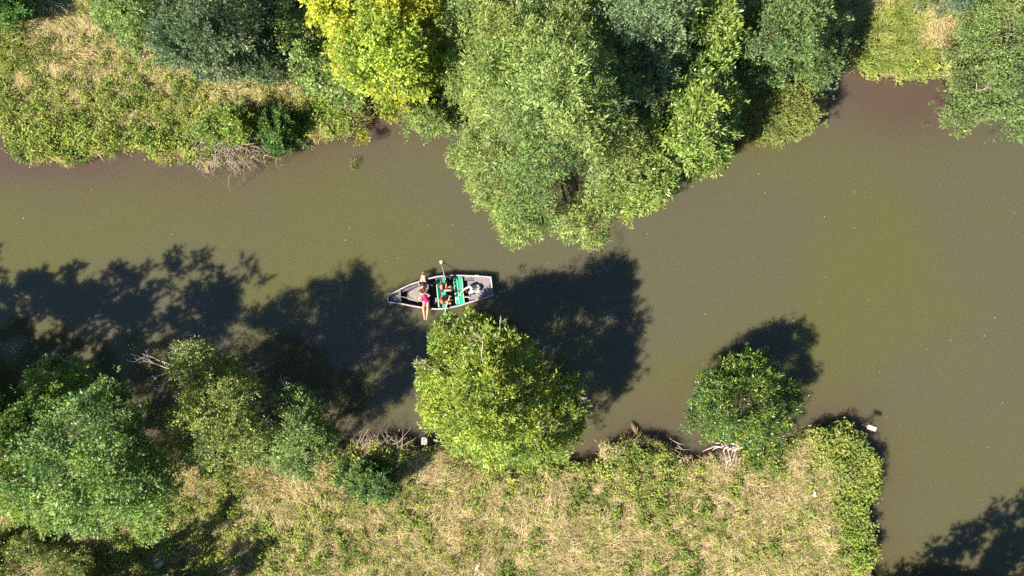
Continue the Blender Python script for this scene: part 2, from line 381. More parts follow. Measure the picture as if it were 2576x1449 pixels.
tree('riverside_tree', 'bright lime-green bushy tree leaning over the river below the rowing boat', 'tree',
     [(1106, 808), (1140, 800), (1200, 806), (1260, 838), (1310, 840), (1325, 885), (1360, 905), (1350, 960), (1375, 1000), (1400, 965), (1440, 955), (1465, 972), (1455, 1010), (1472, 1050), (1450, 1095), (1440, 1130), (1395, 1155), (1310, 1162), (1205, 1160), (1150, 1115), (1080, 1060), (1045, 1015), (1085, 990), (1048, 945), (1065, 925), (1100, 915), (1090, 870), (1078, 856), (1095, 838)],
     2.4, 7.0, (1265, 1165), LIME, shrink=.955, r0=.22, nlimb=22, lobe=.8, ll=.2, lw=.065, k=14, cr=.21, young=(.27, .27, .03), yfrac=.22, relief=1.9, drop=.2, peaks=[(1290, 900, 1.2, 110), (1120, 830, -2.8, 110), (1420, 1050, -.8, 60)],
     dead=[(1258, 812, 6, .3, -.8, .3), (1285, 835, 6, .6, -.6, .3), (1070, 915, 5, -1, 0, .5), (1345, 905, 5, 1, -.3, .7), (1455, 1000, 4, 1, .1, .4), (1215, 860, 8, -.6, -.3, .7), (1400, 975, 4, .8, -.1, .5), (1190, 1000, 7.5, .9, .3, .5)])
t_small = tree('riverside_tree', 'small dark green tree with yellow leaf tips and exposed pale roots at the bank', 'tree',
     [(1860, 898), (1890, 882), (1922, 890), (1930, 925), (1970, 950), (2000, 965), (2010, 1010), (1988, 1055), (1992, 1095), (1960, 1125), (1910, 1132), (1865, 1105), (1790, 1100), (1745, 1078), (1718, 1055), (1750, 1040), (1738, 1010), (1765, 985), (1755, 945), (1790, 938), (1830, 955), (1832, 905)],
     1.2, 3.5, (1850, 1142), shrink=.96, pal=[(.04, .08, .022), (.05, .095, .026), (.065, .115, .03)], r0=.14, nlimb=14, mat='leaf_gloss', lobe=.55, ll=.16, lw=.05, k=12, cr=.17, young=(.30, .34, .03), yfrac=.2, gap=1.9, rough=1.3, thick=1.5, relief=1.8, relief_s=1.1, drop=.22)
mb = MB()
for i in range(15):
    a = -math.pi / 2 + random.uniform(-1.9, .75); L = random.uniform(.5, 1.25); s = W(1845 + random.uniform(-30, 22), 1122 + random.uniform(-6, 8), .85)
    pts = [s]
    for j in range(5):
        a += random.uniform(-.35, .35); q = pts[-1] + np.array((math.cos(a), math.sin(a), 0)) * L / 5
        q[2] = max(height(q[:1], q[1:2])[0][0], .05) + .36 - .05 * j; pts.append(q)
    mb.tube(pts, [.055, .045, .036, .03, .022, .01], 6)
mb.build('roots', M['deadwood'], t_small, True)
tree('riverside_tree', 'big leafy mid-green tree at the left edge of the near bank', 'tree',
     [(90, 925), (150, 908), (180, 940), (230, 950), (262, 985), (330, 1010), (345, 1055), (325, 1100), (390, 1150), (420, 1200), (415, 1280), (402, 1340), (370, 1352), (342, 1312), (330, 1285), (285, 1310), (230, 1335), (150, 1320), (80, 1315), (20, 1270), (-60, 1250), (-80, 1100), (0, 1060), (60, 1030), (98, 1000), (75, 950)],
     4.6, 7.6, (160, 1190), [(.10, .17, .045), (.13, .20, .055), (.15, .21, .05), (.08, .14, .04)], r0=.26, nlimb=24, lobe=.85, ll=.16, lw=.075, k=13, cr=.22, young=(.2, .26, .06), yfrac=.12, gap=1.5, rough=1.2, relief=2.2, drop=.2)
tree('riverside_tree', 'pale yellow-green tree with bare dead twigs poking out over shaded water', 'tree',
     [(440, 885), (480, 866), (512, 882), (560, 905), (600, 915), (632, 950), (652, 1000), (640, 1050), (680, 1085), (660, 1140), (600, 1180), (520, 1190), (470, 1150), (445, 1100), (422, 1045), (455, 1015), (475, 985), (400, 945), (390, 915), (430, 925)],
     3.8, 6.8, (560, 1160), [(.14, .18, .05), (.16, .2, .06), (.11, .15, .05)], r0=.18, nlimb=18, lobe=.62, ll=.13, lw=.06, k=11, cr=.19, young=(.25, .27, .07), yfrac=.15, gap=1.75, thick=1.6, relief=1.2, drop=.2,
     dead=[(395, 905, 5, -.6, -.9, .8), (390, 915, 5, -1, .1, .8), (400, 945, 5, -1, .5, .7), (420, 960, 5, -.4, .8, .6), (470, 890, 6, -.8, -.5, .7), (560, 900, 5, .3, -.9, .5), (620, 930, 5, .8, -.8, .6), (600, 1000, 6, .9, 0, .7), (640, 1045, 5, .9, .3, .7), (540, 1100, 5, .3, .6, .6), (505, 880, 6, .1, -1, .5), (480, 1080, 4, -1, .1, .5)])
tree('riverside_tree', 'dark blue-green shrubby tree on the near bank between two lighter trees', 'tree',
     [(715, 985), (745, 970), (778, 1000), (800, 1040), (840, 1088), (832, 1118), (790, 1140), (770, 1190), (720, 1180), (680, 1160), (650, 1120), (640, 1070), (680, 1040), (700, 1010)],
     1.6, 4.9, (740, 1150), [(.075, .12, .045), (.095, .145, .055), (.11, .16, .06)], r0=.12, nlimb=12, lobe=.6, ll=.13, lw=.06, k=12, cr=.18, young=(.13, .19, .07), yfrac=.1, gap=1.5, thick=1.4,
     dead=[(712, 965, 3.5, 0, -1, .6), (760, 1000, 3.5, .4, -1, .5), (690, 1020, 3, -1, -.2, .9), (660, 1040, 3, -1, .3, .9), (800, 1085, 3, 1, .4, .6), (690, 1060, 3, -.7, .6, .8)])
tree('shaded_shrub', 'dark low shrub in shadow beside the left edge trees and dark water', 'shrub',
     [(-80, 1010), (20, 1015), (60, 985), (110, 1000), (110, 1070), (60, 1110), (-80, 1120)], .8, 2.4, (30, 1120), DARK, r0=.07, nlimb=8, lobe=.5, gap=1.5, thick=.8)
# far (upper) bank, left to right
tree('far_bank_shrub', 'glossy dark leafy shrub in the upper left corner', 'shrub', [(-60, -50), (70, -50), (75, 30), (55, 75), (0, 85), (-60, 60)], .8, 2.2, (10, 20), [(.06, .13, .035), (.08, .16, .04)], r0=.06, nlimb=7, lobe=.5, gap=1.6, thick=.8, ll=.14, lw=.08)
tree('far_bank_shrub', 'light green sprawling shrub left of the dark blue-green tree', 'shrub', [(235, -50), (410, -50), (415, 70), (400, 150), (340, 120), (290, 90), (240, 40)], .9, 2.0, (320, 60), [(.10, .16, .05), (.13, .19, .055)], r0=.06, nlimb=9, lobe=.5, gap=1.6, thick=.8, ll=.13, lw=.07)
tree('far_bank_tree', 'dark blue-green tree on the upper left bank beside dry grass', 'tree', [(385, -60), (710, -60), (700, 60), (705, 150), (690, 195), (640, 190), (590, 182), (520, 186), (450, 166), (405, 130), (380, 90), (378, 30)],
     1.6, 7.0, (520, 90), TEAL + [(.10, .135, .075)], r0=.2, nlimb=18, lobe=.75, gap=1.55, young=(.13, .17, .11), yfrac=.1, ll=.15, lw=.07, rough=1.3, peaks=[(470, 60, 1.5, 90), (640, 60, -2.2, 80)])
tree('far_bank_tree', 'dark green round-leaved tree tucked left of the yellow tree', 'tree', [(692, 70), (705, 25), (745, -60), (810, -60), (850, 60), (880, 150), (905, 215), (890, 262), (850, 245), (800, 215), (745, 190), (720, 145), (692, 115)],
     1.5, 5.5, (800, 150), [(.08, .13, .045), (.1, .155, .05), (.12, .175, .055)], r0=.15, nlimb=14, mat='leaf_gloss', lobe=.6, gap=1.45, young=(.16, .2, .08), yfrac=.15, ll=.14, lw=.09)
tree('far_bank_tree', 'vivid yellow-leaved tree hanging over the creek mouth', 'tree', [(770, -60), (1120, -60), (1112, 40), (1095, 120), (1098, 185), (1080, 215), (1055, 240), (1020, 228), (1005, 250), (985, 288), (972, 280), (975, 232), (930, 215), (905, 232), (880, 200), (852, 170), (840, 130), (868, 105), (830, 80), (798, 60), (782, 20)],
     4.2, 9.0, (1030, 120), YEL, r0=.2, nlimb=20, lobe=.7, gap=1.4, young=(.36, .36, .03), yfrac=.2, ll=.15, lw=.085, rough=1.1)
tree('overhanging_shrub', 'muted green shrub overhanging the water at the creek mouth below the yellow tree', 'shrub', [(985, 225), (1060, 190), (1160, 190), (1190, 260), (1160, 318), (1090, 332), (1015, 328), (1025, 290), (990, 262)],
     1.0, 3.0, (1100, 240), [(.10, .15, .05), (.12, .165, .055)], r0=.08, nlimb=12, lobe=.5, gap=1.45, thick=1, ll=.13, lw=.055, dead=[(1140, 305, 1.5, .2, .6, .5), (1160, 300, 1.5, .5, .5, .6)])
tree('far_bank_tree', 'largest tree, grey-green willow crown reaching far out over the river', 'tree',
     [(1130, -60), (1500, -60), (1560, 0), (1600, 150), (1640, 300), (1655, 420), (1635, 475), (1560, 535), (1505, 535), (1522, 580), (1500, 618), (1455, 590), (1400, 578), (1370, 560), (1330, 600), (1280, 610), (1270, 570), (1230, 520), (1200, 490), (1182, 440), (1130, 395), (1165, 372), (1182, 340), (1200, 290), (1160, 250), (1105, 180), (1122, 100), (1110, 30)],
     4.0, 10.5, (1380, 300), SAGE, r0=.35, nlimb=40, lobe=.85, gap=1.35, ll=.17, lw=.045, k=15, cr=.22, young=SAGEY, yfrac=.14, rough=1.2, relief=2.6, relief_s=1.7, drop=.2,
     dead=[(1560, 265, 10, .8, -.1, .5), (1330, 500, 7, -.5, .6, .8), (1230, 450, 6, -1, .1, .7), (1410, 540, 6, .4, .8, .5), (1290, 350, 9, -.6, -.3, .5), (1480, 430, 9, .4, .6, .5)])
tree('far_bank_tree', 'silvery grey-green tree of rounded clumps behind the largest tree', 'tree', [(1500, -60), (1720, -60), (1730, 60), (1700, 160), (1680, 260), (1640, 330), (1580, 300), (1560, 180), (1520, 60)],
     5.8, 8.8, (1640, 150), [(.11, .155, .07), (.13, .175, .08)], r0=.25, nlimb=14, lobe=.75, gap=1.7, ll=.13, lw=.05, k=14, young=(.2, .24, .1), yfrac=.1, rough=1.0, relief=1.5, drop=.08)
tree('far_bank_tree', 'fresh green tree with long bright leaves right of the largest tree', 'tree',
     [(1690, -60), (1830, -60), (1850, 60), (1840, 150), (1848, 215), (1858, 260), (1838, 320), (1830, 345), (1812, 425), (1775, 418), (1700, 448), (1655, 500), (1600, 540), (1560, 542), (1600, 460), (1640, 400), (1620, 320), (1690, 230), (1700, 100)],
     3.8, 8.2, (1740, 250), BRI, r0=.2, nlimb=24, mat='leaf_gloss', lobe=.65, gap=1.4, ll=.2, lw=.07, k=12, young=(.22, .26, .06), yfrac=.16, rough=1.0, relief=1.6, drop=.1)
tree('far_bank_tree', 'dark green tree at the left of the narrow shaded inlet', 'tree', [(1840, -60), (2100, -60), (2122, 60), (2112, 140), (2092, 185), (2060, 215), (1980, 200), (1900, 230), (1860, 190), (1835, 120), (1850, 60)],
     2.8, 7.0, (1990, 110), [(.085, .135, .045), (.11, .16, .055), (.075, .12, .042)], r0=.18, nlimb=16, lobe=.65, gap=1.5, ll=.13, lw=.06, young=(.15, .2, .07), yfrac=.1, rough=1.1,
     dead=[(2040, 60, 6, .5, -.5, .4)])
tree('far_bank_tree', 'low olive-yellow tree drooping to the water right of the fresh green tree', 'tree', [(1860, 225), (1950, 190), (2040, 205), (2055, 240), (2065, 285), (2020, 335), (1960, 352), (1905, 342), (1862, 312), (1878, 270)],
     1.4, 4.0, (1950, 235), [(.13, .16, .045), (.15, .18, .05), (.10, .14, .045)], r0=.12, nlimb=12, lobe=.5, gap=1.45, ll=.12, lw=.05, young=(.25, .25, .06), yfrac=.2)
tree('far_bank_tree', 'spreading grey-green tree in the upper right corner', 'tree',
     [(2425, 40), (2480, 10), (2530, -60), (2680, -60), (2680, 300), (2600, 350), (2570, 360), (2565, 300), (2500, 285), (2455, 292), (2422, 330), (2396, 326), (2378, 300), (2405, 262), (2425, 235), (2405, 190), (2390, 150), (2415, 100)],
     2.2, 6.0, (2520, 170), [(.09, .135, .045), (.11, .155, .055), (.13, .17, .06)], r0=.2, nlimb=20, lobe=.65, gap=1.4, ll=.13, lw=.055, young=(.16, .2, .07), yfrac=.12,
     dead=[(2475, 225, 5, .8, -.6, .5)])
tree('far_bank_shrub', 'small grey-green shrub at the top edge behind the long grass', 'shrub', [(2290, -50), (2460, -50), (2470, 10), (2420, 30), (2350, 25), (2300, 0)], .9, 2.0, (2380, 0), [(.09, .13, .08), (.11, .15, .08)], r0=.06, nlimb=7, lobe=.45, gap=1.5, thick=.8, ll=.11, lw=.05)
# shrubs on the grass
tree('bank_shrub', 'dark bramble bush alone on the near bank grass below the grassy point', 'shrub', [(845, 1200), (868, 1160), (930, 1160), (985, 1180), (1005, 1225), (980, 1258), (920, 1256), (870, 1242)],
     .8, 1.6, (925, 1210), [(.04, .085, .03), (.055, .105, .035), (.09, .14, .05)], r0=.05, nlimb=9, lobe=.38, gap=1.7, thick=.5, ll=.11, lw=.06, cr=.14, young=(.2, .25, .05), yfrac=.1, rough=.5)
tree('bank_shrub', 'shaded undergrowth bush in the lower left corner', 'shrub', [(-60, 1345), (60, 1335), (150, 1345), (240, 1385), (300, 1440), (330, 1510), (-60, 1510)],
     .6, 1.5, (110, 1430), [(.07, .11, .03), (.09, .13, .035), (.10, .12, .04)], r0=.06, nlimb=10, lobe=.42, drop=.35, gap=1.9, thick=.7, ll=.12, lw=.06)
tree('bank_shrub', 'dark green leaves standing in for a shadowed hollow on the upper bank right of the dead brambles', 'shrub', [(640, 300), (700, 275), (745, 290), (762, 340), (735, 372), (690, 388), (655, 365)],
     .8, 1.5, (700, 330), [(.04, .09, .025), (.055, .11, .03)], r0=.05, nlimb=9, lobe=.42, gap=1.6, thick=.5, ll=.12, lw=.065, cr=.15)  # dark leaf colours paint the shadow of a hollow in the bank
tree('bank_shrub', 'bright green shrub added on the upper bank left of the dead brambles to cast shade', 'shrub', [(500, 310), (560, 270), (620, 285), (640, 330), (610, 360), (550, 370), (505, 355)],
     1.0, 2.3, (575, 325), [(.11, .17, .04), (.14, .2, .045)], r0=.05, nlimb=9, lobe=.42, gap=1.5, thick=.7, ll=.12, lw=.06, cr=.15, young=(.26, .28, .05), yfrac=.2)  # bush added, tall enough to throw shade on the hollow to its right
# trees whose shadows lie on the river while they stand beyond the frame
def ring(cx, cy, rx, ry, n=16):
    return [(cx + rx * math.cos(2 * math.pi * i / n) * random.uniform(.8, 1.12), cy + ry * math.sin(2 * math.pi * i / n) * random.uniform(.8, 1.12)) for i in range(n)]
OFF = [((-300, 1045, 240, 190), 4, 8.6, (-120, 1190), 'tall tree just beyond the left edge whose shadow spreads over the river'),
       ((-640, 1180, 260, 220), 4, 9, (-480, 1200), 'tree farther left beyond the frame on the near bank'),
       ((-1130, 1000, 200, 190), 4, 9, (-1000, 1050), 'farthest left tree beyond the frame by the river'),
       ((235, 1600, 150, 110), 2.6, 5.2, (230, 1560), 'low tree below the frame at the lower left whose shade falls on the grass'),
       ((2290, 1900, 190, 150), 4.5, 7.5, (2150, 1700), 'tree below the frame behind the grassy corner of the near bank'),
       ((2560, 1850, 150, 180), 5, 8.6, (2480, 1750), 'taller tree below the frame at the lower right'),
       ((2830, 1900, 210, 190), 5, 8.6, (2800, 1800), 'tree beyond the lower right corner of the frame')]
for (a, z0, z1, b, lab) in OFF:
    tree('riverside_tree', lab, 'tree', ring(*a), z0, z1, b, MID, r0=.25, nlimb=14, lobe=.95, gap=1.6, k=7, cr=.34, ll=.42, lw=.22, dens=.6, inner=.7, holes=.45)
print('leaves', TOTAL[0])

# ------------------------------------------------------------------ ground plants (nobody could count them)
def blade_tuft(n, h, spread, w, seed, arch=.5, fan=math.pi):
    r = np.random.default_rng(seed); V = []; F = []
    for i in range(n):
        a = r.uniform(-fan, fan); b = np.array((r.normal(0, spread * .35), r.normal(0, spread * .35), 0)); L = h * r.uniform(.6, 1.2)
        lean = r.uniform(.2, 1.0) * arch; d = np.array((math.cos(a), math.sin(a), 0)); s = np.array((-d[1], d[0], 0)) * w * .5
        p0 = b; p1 = b + d * L * lean * .45 + np.array((0, 0, L * .55)); p2 = b + d * L * lean * 1.15 + np.array((0, 0, L * (.95 - .45 * lean)))
        k = len(V); V += [p0 - s, p0 + s, p1 + s * .9, p1 - s * .9, p2]; F += [(k, k + 1, k + 2, k + 3), (k + 3, k + 2, k + 4)]
    return np.array(V), F
def weed(n, h, rad, ll, lw, seed):
    r = np.random.default_rng(seed); global rng; keep = rng; rng = r
    P = np.stack([r.normal(0, rad * .5, n), r.normal(0, rad * .5, n), h * (.25 + .75 * r.random(n))], 1)
    D = rnd(n) + np.array((0, 0, .1)); N = np.array((0, 0, 1.)) + rnd(n) * .5
    V, F = leafmesh(P, D, N, ll * r.uniform(.7, 1.3, n), lw * r.uniform(.8, 1.2, n)); F = F.tolist(); V = V.tolist()
    for i in range(4):
        k = len(V); p_ = P[i]; V += [(0, 0, 0), (.012, 0, 0), tuple(p_)]; F.append((k, k + 1, k + 2))
    rng = keep; return np.array(V), F
def protos(name, gens, mat):
    c = bpy.data.collections.new(name)
    for V, F in gens:
        o = meshobj(name, V, F, mat, link=False); c.objects.link(o)
    return c
def gn_group(name, coll):
    g = bpy.data.node_groups.new(name, 'GeometryNodeTree')
    g.interface.new_socket('Geometry', in_out='INPUT', socket_type='NodeSocketGeometry'); g.interface.new_socket('Geometry', in_out='OUTPUT', socket_type='NodeSocketGeometry')
    N = g.nodes; i = N.new('NodeGroupInput'); o = N.new('NodeGroupOutput'); ip = N.new('GeometryNodeInstanceOnPoints'); ci = N.new('GeometryNodeCollectionInfo')
    ci.inputs['Collection'].default_value = coll; ci.inputs['Separate Children'].default_value = True; ci.inputs['Reset Children'].default_value = True
    def attr(nm, ty):
        a = N.new('GeometryNodeInputNamedAttribute'); a.data_type = ty; a.inputs[0].default_value = nm
        return [s for s in a.outputs if s.enabled and s.name == 'Attribute'][0]
    L = g.links; L.new(i.outputs[0], ip.inputs['Points']); L.new(ci.outputs[0], ip.inputs['Instance']); ip.inputs['Pick Instance'].default_value = True
    L.new(attr('idx', 'INT'), ip.inputs['Instance Index']); L.new(attr('rot', 'FLOAT_VECTOR'), ip.inputs['Rotation']); L.new(attr('scl', 'FLOAT_VECTOR'), ip.inputs['Scale'])
    L.new(ip.outputs[0], o.inputs[0]); return g
def scatter(name, label, coll, P, scl, tilt=.25, ang=None, zoff=0):
    n = len(P); me = bpy.data.meshes.new(name); me.vertices.add(n); me.vertices.foreach_set('co', (P + np.array((0, 0, zoff))).astype(np.float32).ravel())
    a = me.attributes.new('idx', 'INT', 'POINT'); a.data.foreach_set('value', rng.integers(0, len(coll.objects), n).astype(np.int32))
    r = np.stack([rng.normal(0, tilt, n), rng.normal(0, tilt, n), rng.uniform(0, 6.28, n) if ang is None else ang + rng.normal(0, .35, n)], 1).astype(np.float32)
    a = me.attributes.new('rot', 'FLOAT_VECTOR', 'POINT'); a.data.foreach_set('vector', r.ravel())
    a = me.attributes.new('scl', 'FLOAT_VECTOR', 'POINT'); a.data.foreach_set('vector', np.repeat(scl[:, None], 3, 1).astype(np.float32).ravel())
    o = bpy.data.objects.new(name, me); COL.objects.link(o); md = o.modifiers.new('scatter', 'NODES'); md.node_group = gn_group(name, coll)
    print(name, n)
    return put(o, label, kind='stuff')
G = dict(
    dry=leafmat('dry_grass', .7, .25, (.40, .35, .17), (.76, .62, .41), .9),
    mix=leafmat('green_grass', .6, .3, (.24, .29, .065), (.46, .46, .17), .8),
    weed=leafmat('weeds', .5, .3, (.12, .19, .035), (.42, .46, .12), .7),
    reed=leafmat('reeds', .45, .3, (.18, .26, .05), (.33, .36, .10), .9),
    flower=leafmat('flowers', .6, .2, (.5, .42, .04), (.6, .55, .15), .9))
pr_dry = protos('dry_tuft', [blade_tuft(26, .34, .3, .018, s, 1.1) for s in range(6)], G['dry'])
pr_long = protos('straw_swathe', [blade_tuft(22, .62, .75, .017, 90 + s, 1.25, .5) for s in range(6)], G['dry'])
pr_mix = protos('green_tuft', [blade_tuft(26, .36, .28, .02, 20 + s, .9) for s in range(6)], G['mix'])
pr_weed = protos('weed_plant', [weed(34, .44, .2, .10, .068, 40 + s) for s in range(6)], G['weed'])
pr_reed = protos('reed_tuft', [blade_tuft(22, .95, .22, .032, 60 + s, .95) for s in range(5)], G['reed'])
pr_flow = protos('flower_head', [weed(5, .1, .07, .05, .045, 80 + s) for s in range(3)], G['flower'])
def gsum(P, L):
    s = np.zeros(len(P))
    for (cx, cy, rx, ry, a) in L: s += a * np.exp(-(((P[:, 0] - cx) / rx) ** 2 + ((P[:, 1] - cy) / ry) ** 2))
    return s
GREEN = [(150, 350, 190, 70, 1.6), (430, 330, 130, 90, .9), (280, 230, 200, 70, .8), (560, 330, 80, 60, .8), (830, 290, 90, 70, 1.1), (640, 200, 60, 40, .5), (30, 260, 60, 50, .6), (330, 70, 60, 60, .5), (560, 400, 50, 30, .4),
         (2120, 1150, 80, 120, 1.1), (2150, 1330, 55, 160, 1.3), (1580, 1190, 110, 70, .75), (1700, 1250, 80, 60, .45), (1990, 1210, 110, 50, .5), (1500, 1290, 120, 50, .3), (2060, 1300, 60, 60, .3),
         (960, 1110, 60, 25, .5), (1080, 1140, 40, 20, .4), (480, 1300, 140, 100, .35), (860, 1330, 260, 70, .2), (2270, 190, 140, 25, 1.0), (2170, 160, 40, 40, .6), (1300, 1190, 120, 25, .6), (330, 1400, 150, 60, .5), (1520, 1420, 70, 25, .3)]
DRYB = [(200, 60, 130, 60, .9), (370, 180, 60, 40, .5), (600, 250, 140, 60, .5), (1900, 1250, 110, 80, .6), (1980, 1400, 120, 50, .5), (700, 1220, 160, 50, .6), (1150, 1170, 120, 40, .5), (2330, 90, 70, 60, .8), (1350, 1420, 160, 40, .4)]
def sample(n, dens):
    P = np.stack([rng.uniform(-120, 2720, n), rng.uniform(-90, 1540, n)], 1)
    w0 = Warr(P, np.full(n, .55)); x, y = w0[:, 0], w0[:, 1]; z, d = height(x, y)
    ok = (d > .02) & ((np.hypot((P[:, 0] - 1832) / 42, (P[:, 1] - 1142) / 26) > 1) | (rng.random(n) < .15)) & (rng.random(n) < dens(P, x, y, d)); w0[:, 2] = z
    return w0[ok], d[ok], P[ok]
pat = lambda x, y: fbm(x, y, 1.4, 77)
green = lambda P, x, y: np.clip(.16 + .8 * gsum(P, GREEN) - .5 * gsum(P, DRYB) + (pat(x, y) - .5) * 2.0 + (fbm(x, y, .4, 55) - .5) * 3.2, 0, 1.1)
P, d, _ = sample(70000, lambda P, x, y, d: np.clip(1.05 - .75 * green(P, x, y), .15, 1))
scatter('dry_grass', 'dry straw-coloured grass matting the banks', pr_dry, P, rng.uniform(.6, 1.25, len(P)), .4, zoff=-.03)
P, d, _ = sample(45000, lambda P, x, y, d: np.clip(.5 + .5 * green(P, x, y) + .8 * (fbm(x, y, 2.2, 12) - .5), 0, 1))
scatter('green_grass', 'green grass tufts mixed through the straw', pr_mix, P, rng.uniform(.6, 1.2, len(P)), .3, zoff=-.03)
P, d, _ = sample(52000, lambda P, x, y, d: np.clip((green(P, x, y) - .1) * .95 + (d < .5) * .12, 0, 1))
scatter('leafy_weeds', 'low leafy weeds and brambles covering the bank edges', pr_weed, P, rng.uniform(.5, 1.4, len(P)) * np.where(d < .8, 1.15, .9), .3, zoff=-.02)
G['lush'] = leafmat('lush_weeds', .5, .35, (.14, .25, .035), (.36, .47, .09), .8)
pr_lush = protos('lush_plant', [weed(34, .46, .22, .10, .068, 140 + s) for s in range(5)], G['lush'])
P, d, _ = sample(26000, lambda P, x, y, d: np.clip(gsum(P, [(150, 365, 170, 45, 1.1), (450, 370, 90, 45, .8), (850, 300, 80, 50, .9), (60, 260, 70, 50, .5), (2160, 1200, 45, 90, .9), (2160, 1370, 35, 90, .9), (2270, 195, 120, 18, .8), (1590, 1180, 80, 50, .3)]) + (fbm(x, y, .6, 21) - .62) * 1.6, 0, .8))
scatter('lush_weeds', 'bright fresh green undergrowth along the water edge', pr_lush, P, rng.uniform(.6, 1.35, len(P)), .3)
RE = [(40, 130, 55, 70, 1.3), (10, 265, 45, 50, 1.3), (2210, 110, 55, 55, 1.3), (2280, 150, 60, 40, 1.0), (2250, 40, 40, 40, .7), (310, 370, 45, 16, .7), (835, 352, 22, 10, .5), (1330, 1330, 90, 70, .25), (1290, 1410, 60, 40, .3)]
P, d, _ = sample(24000, lambda P, x, y, d: np.clip(gsum(P, [(1290, 1330, 130, 90, .6), (1150, 1170, 110, 35, .7), (300, 90, 130, 60, .7), (600, 260, 150, 50, .6), (2350, 80, 70, 60, .8), (960, 1120, 60, 30, .6), (1950, 1290, 140, 60, .3), (700, 1230, 160, 40, .3), (120, 280, 100, 60, .3)]) + (fbm(x, y, 1.2, 66) - .58) * 1.3 + (d < .3) * .08, 0, .8))
scatter('long_straw', 'long bleached straw bending over in swathes on the banks', pr_long, P, rng.uniform(.7, 1.3, len(P)), .25, ang=fbm(P[:, 0], P[:, 1], 3.2, 44) * 11)
P, d, _ = sample(26000, lambda P, x, y, d: np.clip(gsum(P, RE) - .25 + (d < .22) * .3, 0, .75))
scatter('long_grass', 'long bright green grass and reeds bending on the far bank', pr_reed, P, rng.uniform(.6, 1.2, len(P)), .3)
P, d, Q = sample(30000, lambda P, x, y, d: np.clip(gsum(P, [(150, 400, 130, 30, 1), (460, 400, 60, 30, .8), (2270, 205, 90, 12, .6), (560, 390, 50, 30, .4)]), 0, 1) * .45)
P[:, 2] += .42; scatter('small_flowers', 'tiny yellow flower heads along the far bank edge', pr_flow, P, rng.uniform(.7, 1.3, len(P)), .4)

# ------------------------------------------------------------------ dead brambles on the far bank
base = W(600, 360, .6); t = thing('dead_bramble_bush', base, 'tangled leafless greyish-pink bramble bush trailing into the water', 'dead bush')
mb = MB(); mb2 = MB()
for i in range(280):
    s = W(random.gauss(582, 40), random.gauss(366, 24), random.uniform(.7, 1.7)); a = random.uniform(-2.6, .2) if i % 3 else random.uniform(0, 6.28)
    L = random.uniform(.4, 1.15); pts = [s]; dz = random.uniform(.1, .5)
    for j in range(5):
        a += random.gauss(0, .3); q = pts[-1] + np.array((math.cos(a) * L / 5, math.sin(a) * L / 5, dz)); dz -= .22; q[2] = max(q[2], .06); pts.append(q)
    (mb if i % 4 else mb2).tube(pts, [.012, .011, .010, .009, .007, .004], 4)
mb.build('canes', M['bramble'], t); mb2.build('pale_canes', M['deadwood'], t)
t = thing('dry_stalks', W(945, 1118, .5), 'sheaf of dry brown stalks leaning out over the water beside the white drum', 'dead plant')
for i in range(26):
    mb = MB(); s_ = W(900 + i * 4.5 + random.gauss(0, 8), 1128 + random.gauss(0, 8), .6); a = random.uniform(.3, 2.3); L = random.uniform(.6, 1.3); d = np.array((math.cos(a), math.sin(a), 0))
    mb.tube([s_, s_ + d * L * .4 + (0, 0, .35), s_ + d * L + (0, 0, .35 + random.uniform(-.1, .3))], [.014, .011, .005], 4); mb.build('stalk', M['bramble'] if i % 3 else M['deadwood'], t)
# drowned sprig, stump and litter
sb = W(888, 410, .12); t = thing('floating_branch', sb, 'small leafy green branch floating alone off the far bank', 'branch')
mb = MB(); mb.tube([W(905, 395, .12), W(890, 405, .16), W(884, 432, .06)], [.014, .012, .006], 5); mb.build('stem', M['bark'], t)
C = np.array([W(888 + random.gauss(0, 6) + (8 if i < 14 else 0), 396 + i * 1.1 + random.gauss(0, 3), .15) for i in range(30)])
V, F, c = clumps_to_leaves(C, rnd(30), np.tile((.13, .18, .05), (30, 1)), 6, .1, .1, .05, (.25, .27, .07), .3); V[:, 2] = np.maximum(V[:, 2], .01); meshobj('foliage', V, F, M['leaf'], t, c)
sb = W(912, 350, .9); t = thing('hanging_sprig', sb, 'lone yellow leaf spray hanging at the corner of the far bank', 'branch')
mb = MB(); mb.tube([W(905, 330, .6), W(912, 345, 1.0), W(912, 362, .7)], [.014, .012, .006], 5); mb.build('stem', M['bark'], t)
C = np.array([W(912 + random.gauss(0, 9), 350 + random.gauss(0, 9), .9) for i in range(34)])
V, F, c = clumps_to_leaves(C, rnd(34), np.tile((.28, .31, .03), (34, 1)), 8, .12, .13, .08, (.36, .36, .04), .3); meshobj('foliage', V, F, M['leaf'], t, c)
t = thing('sunken_log', W(1597, 1080, .02), 'brown wet log end rising from the water by the near bank', 'log')
mb = MB(); mb.tube([W(1606, 1100, .05), W(1601, 1085, .1), W(1594, 1072, .1), W(1589, 1058, .0)], [.12, .15, .13, .03], 9); mb.build('log_trunk', M['wetwood'], t, True)
mb = MB(); mb.tube([W(1604, 1092, .05), W(1615, 1088, .08), W(1628, 1096, .02)], [.05, .04, .02], 7); mb.build('side_branch', M['wetwood'], t, True)
white = simple('weathered_white', (.58, .54, .50), .55, .25, 14); pink = simple('pale_card', (.62, .5, .48), .6, .25, 14); dkm = simple('dark_cavity', (.04, .03, .03), .8)
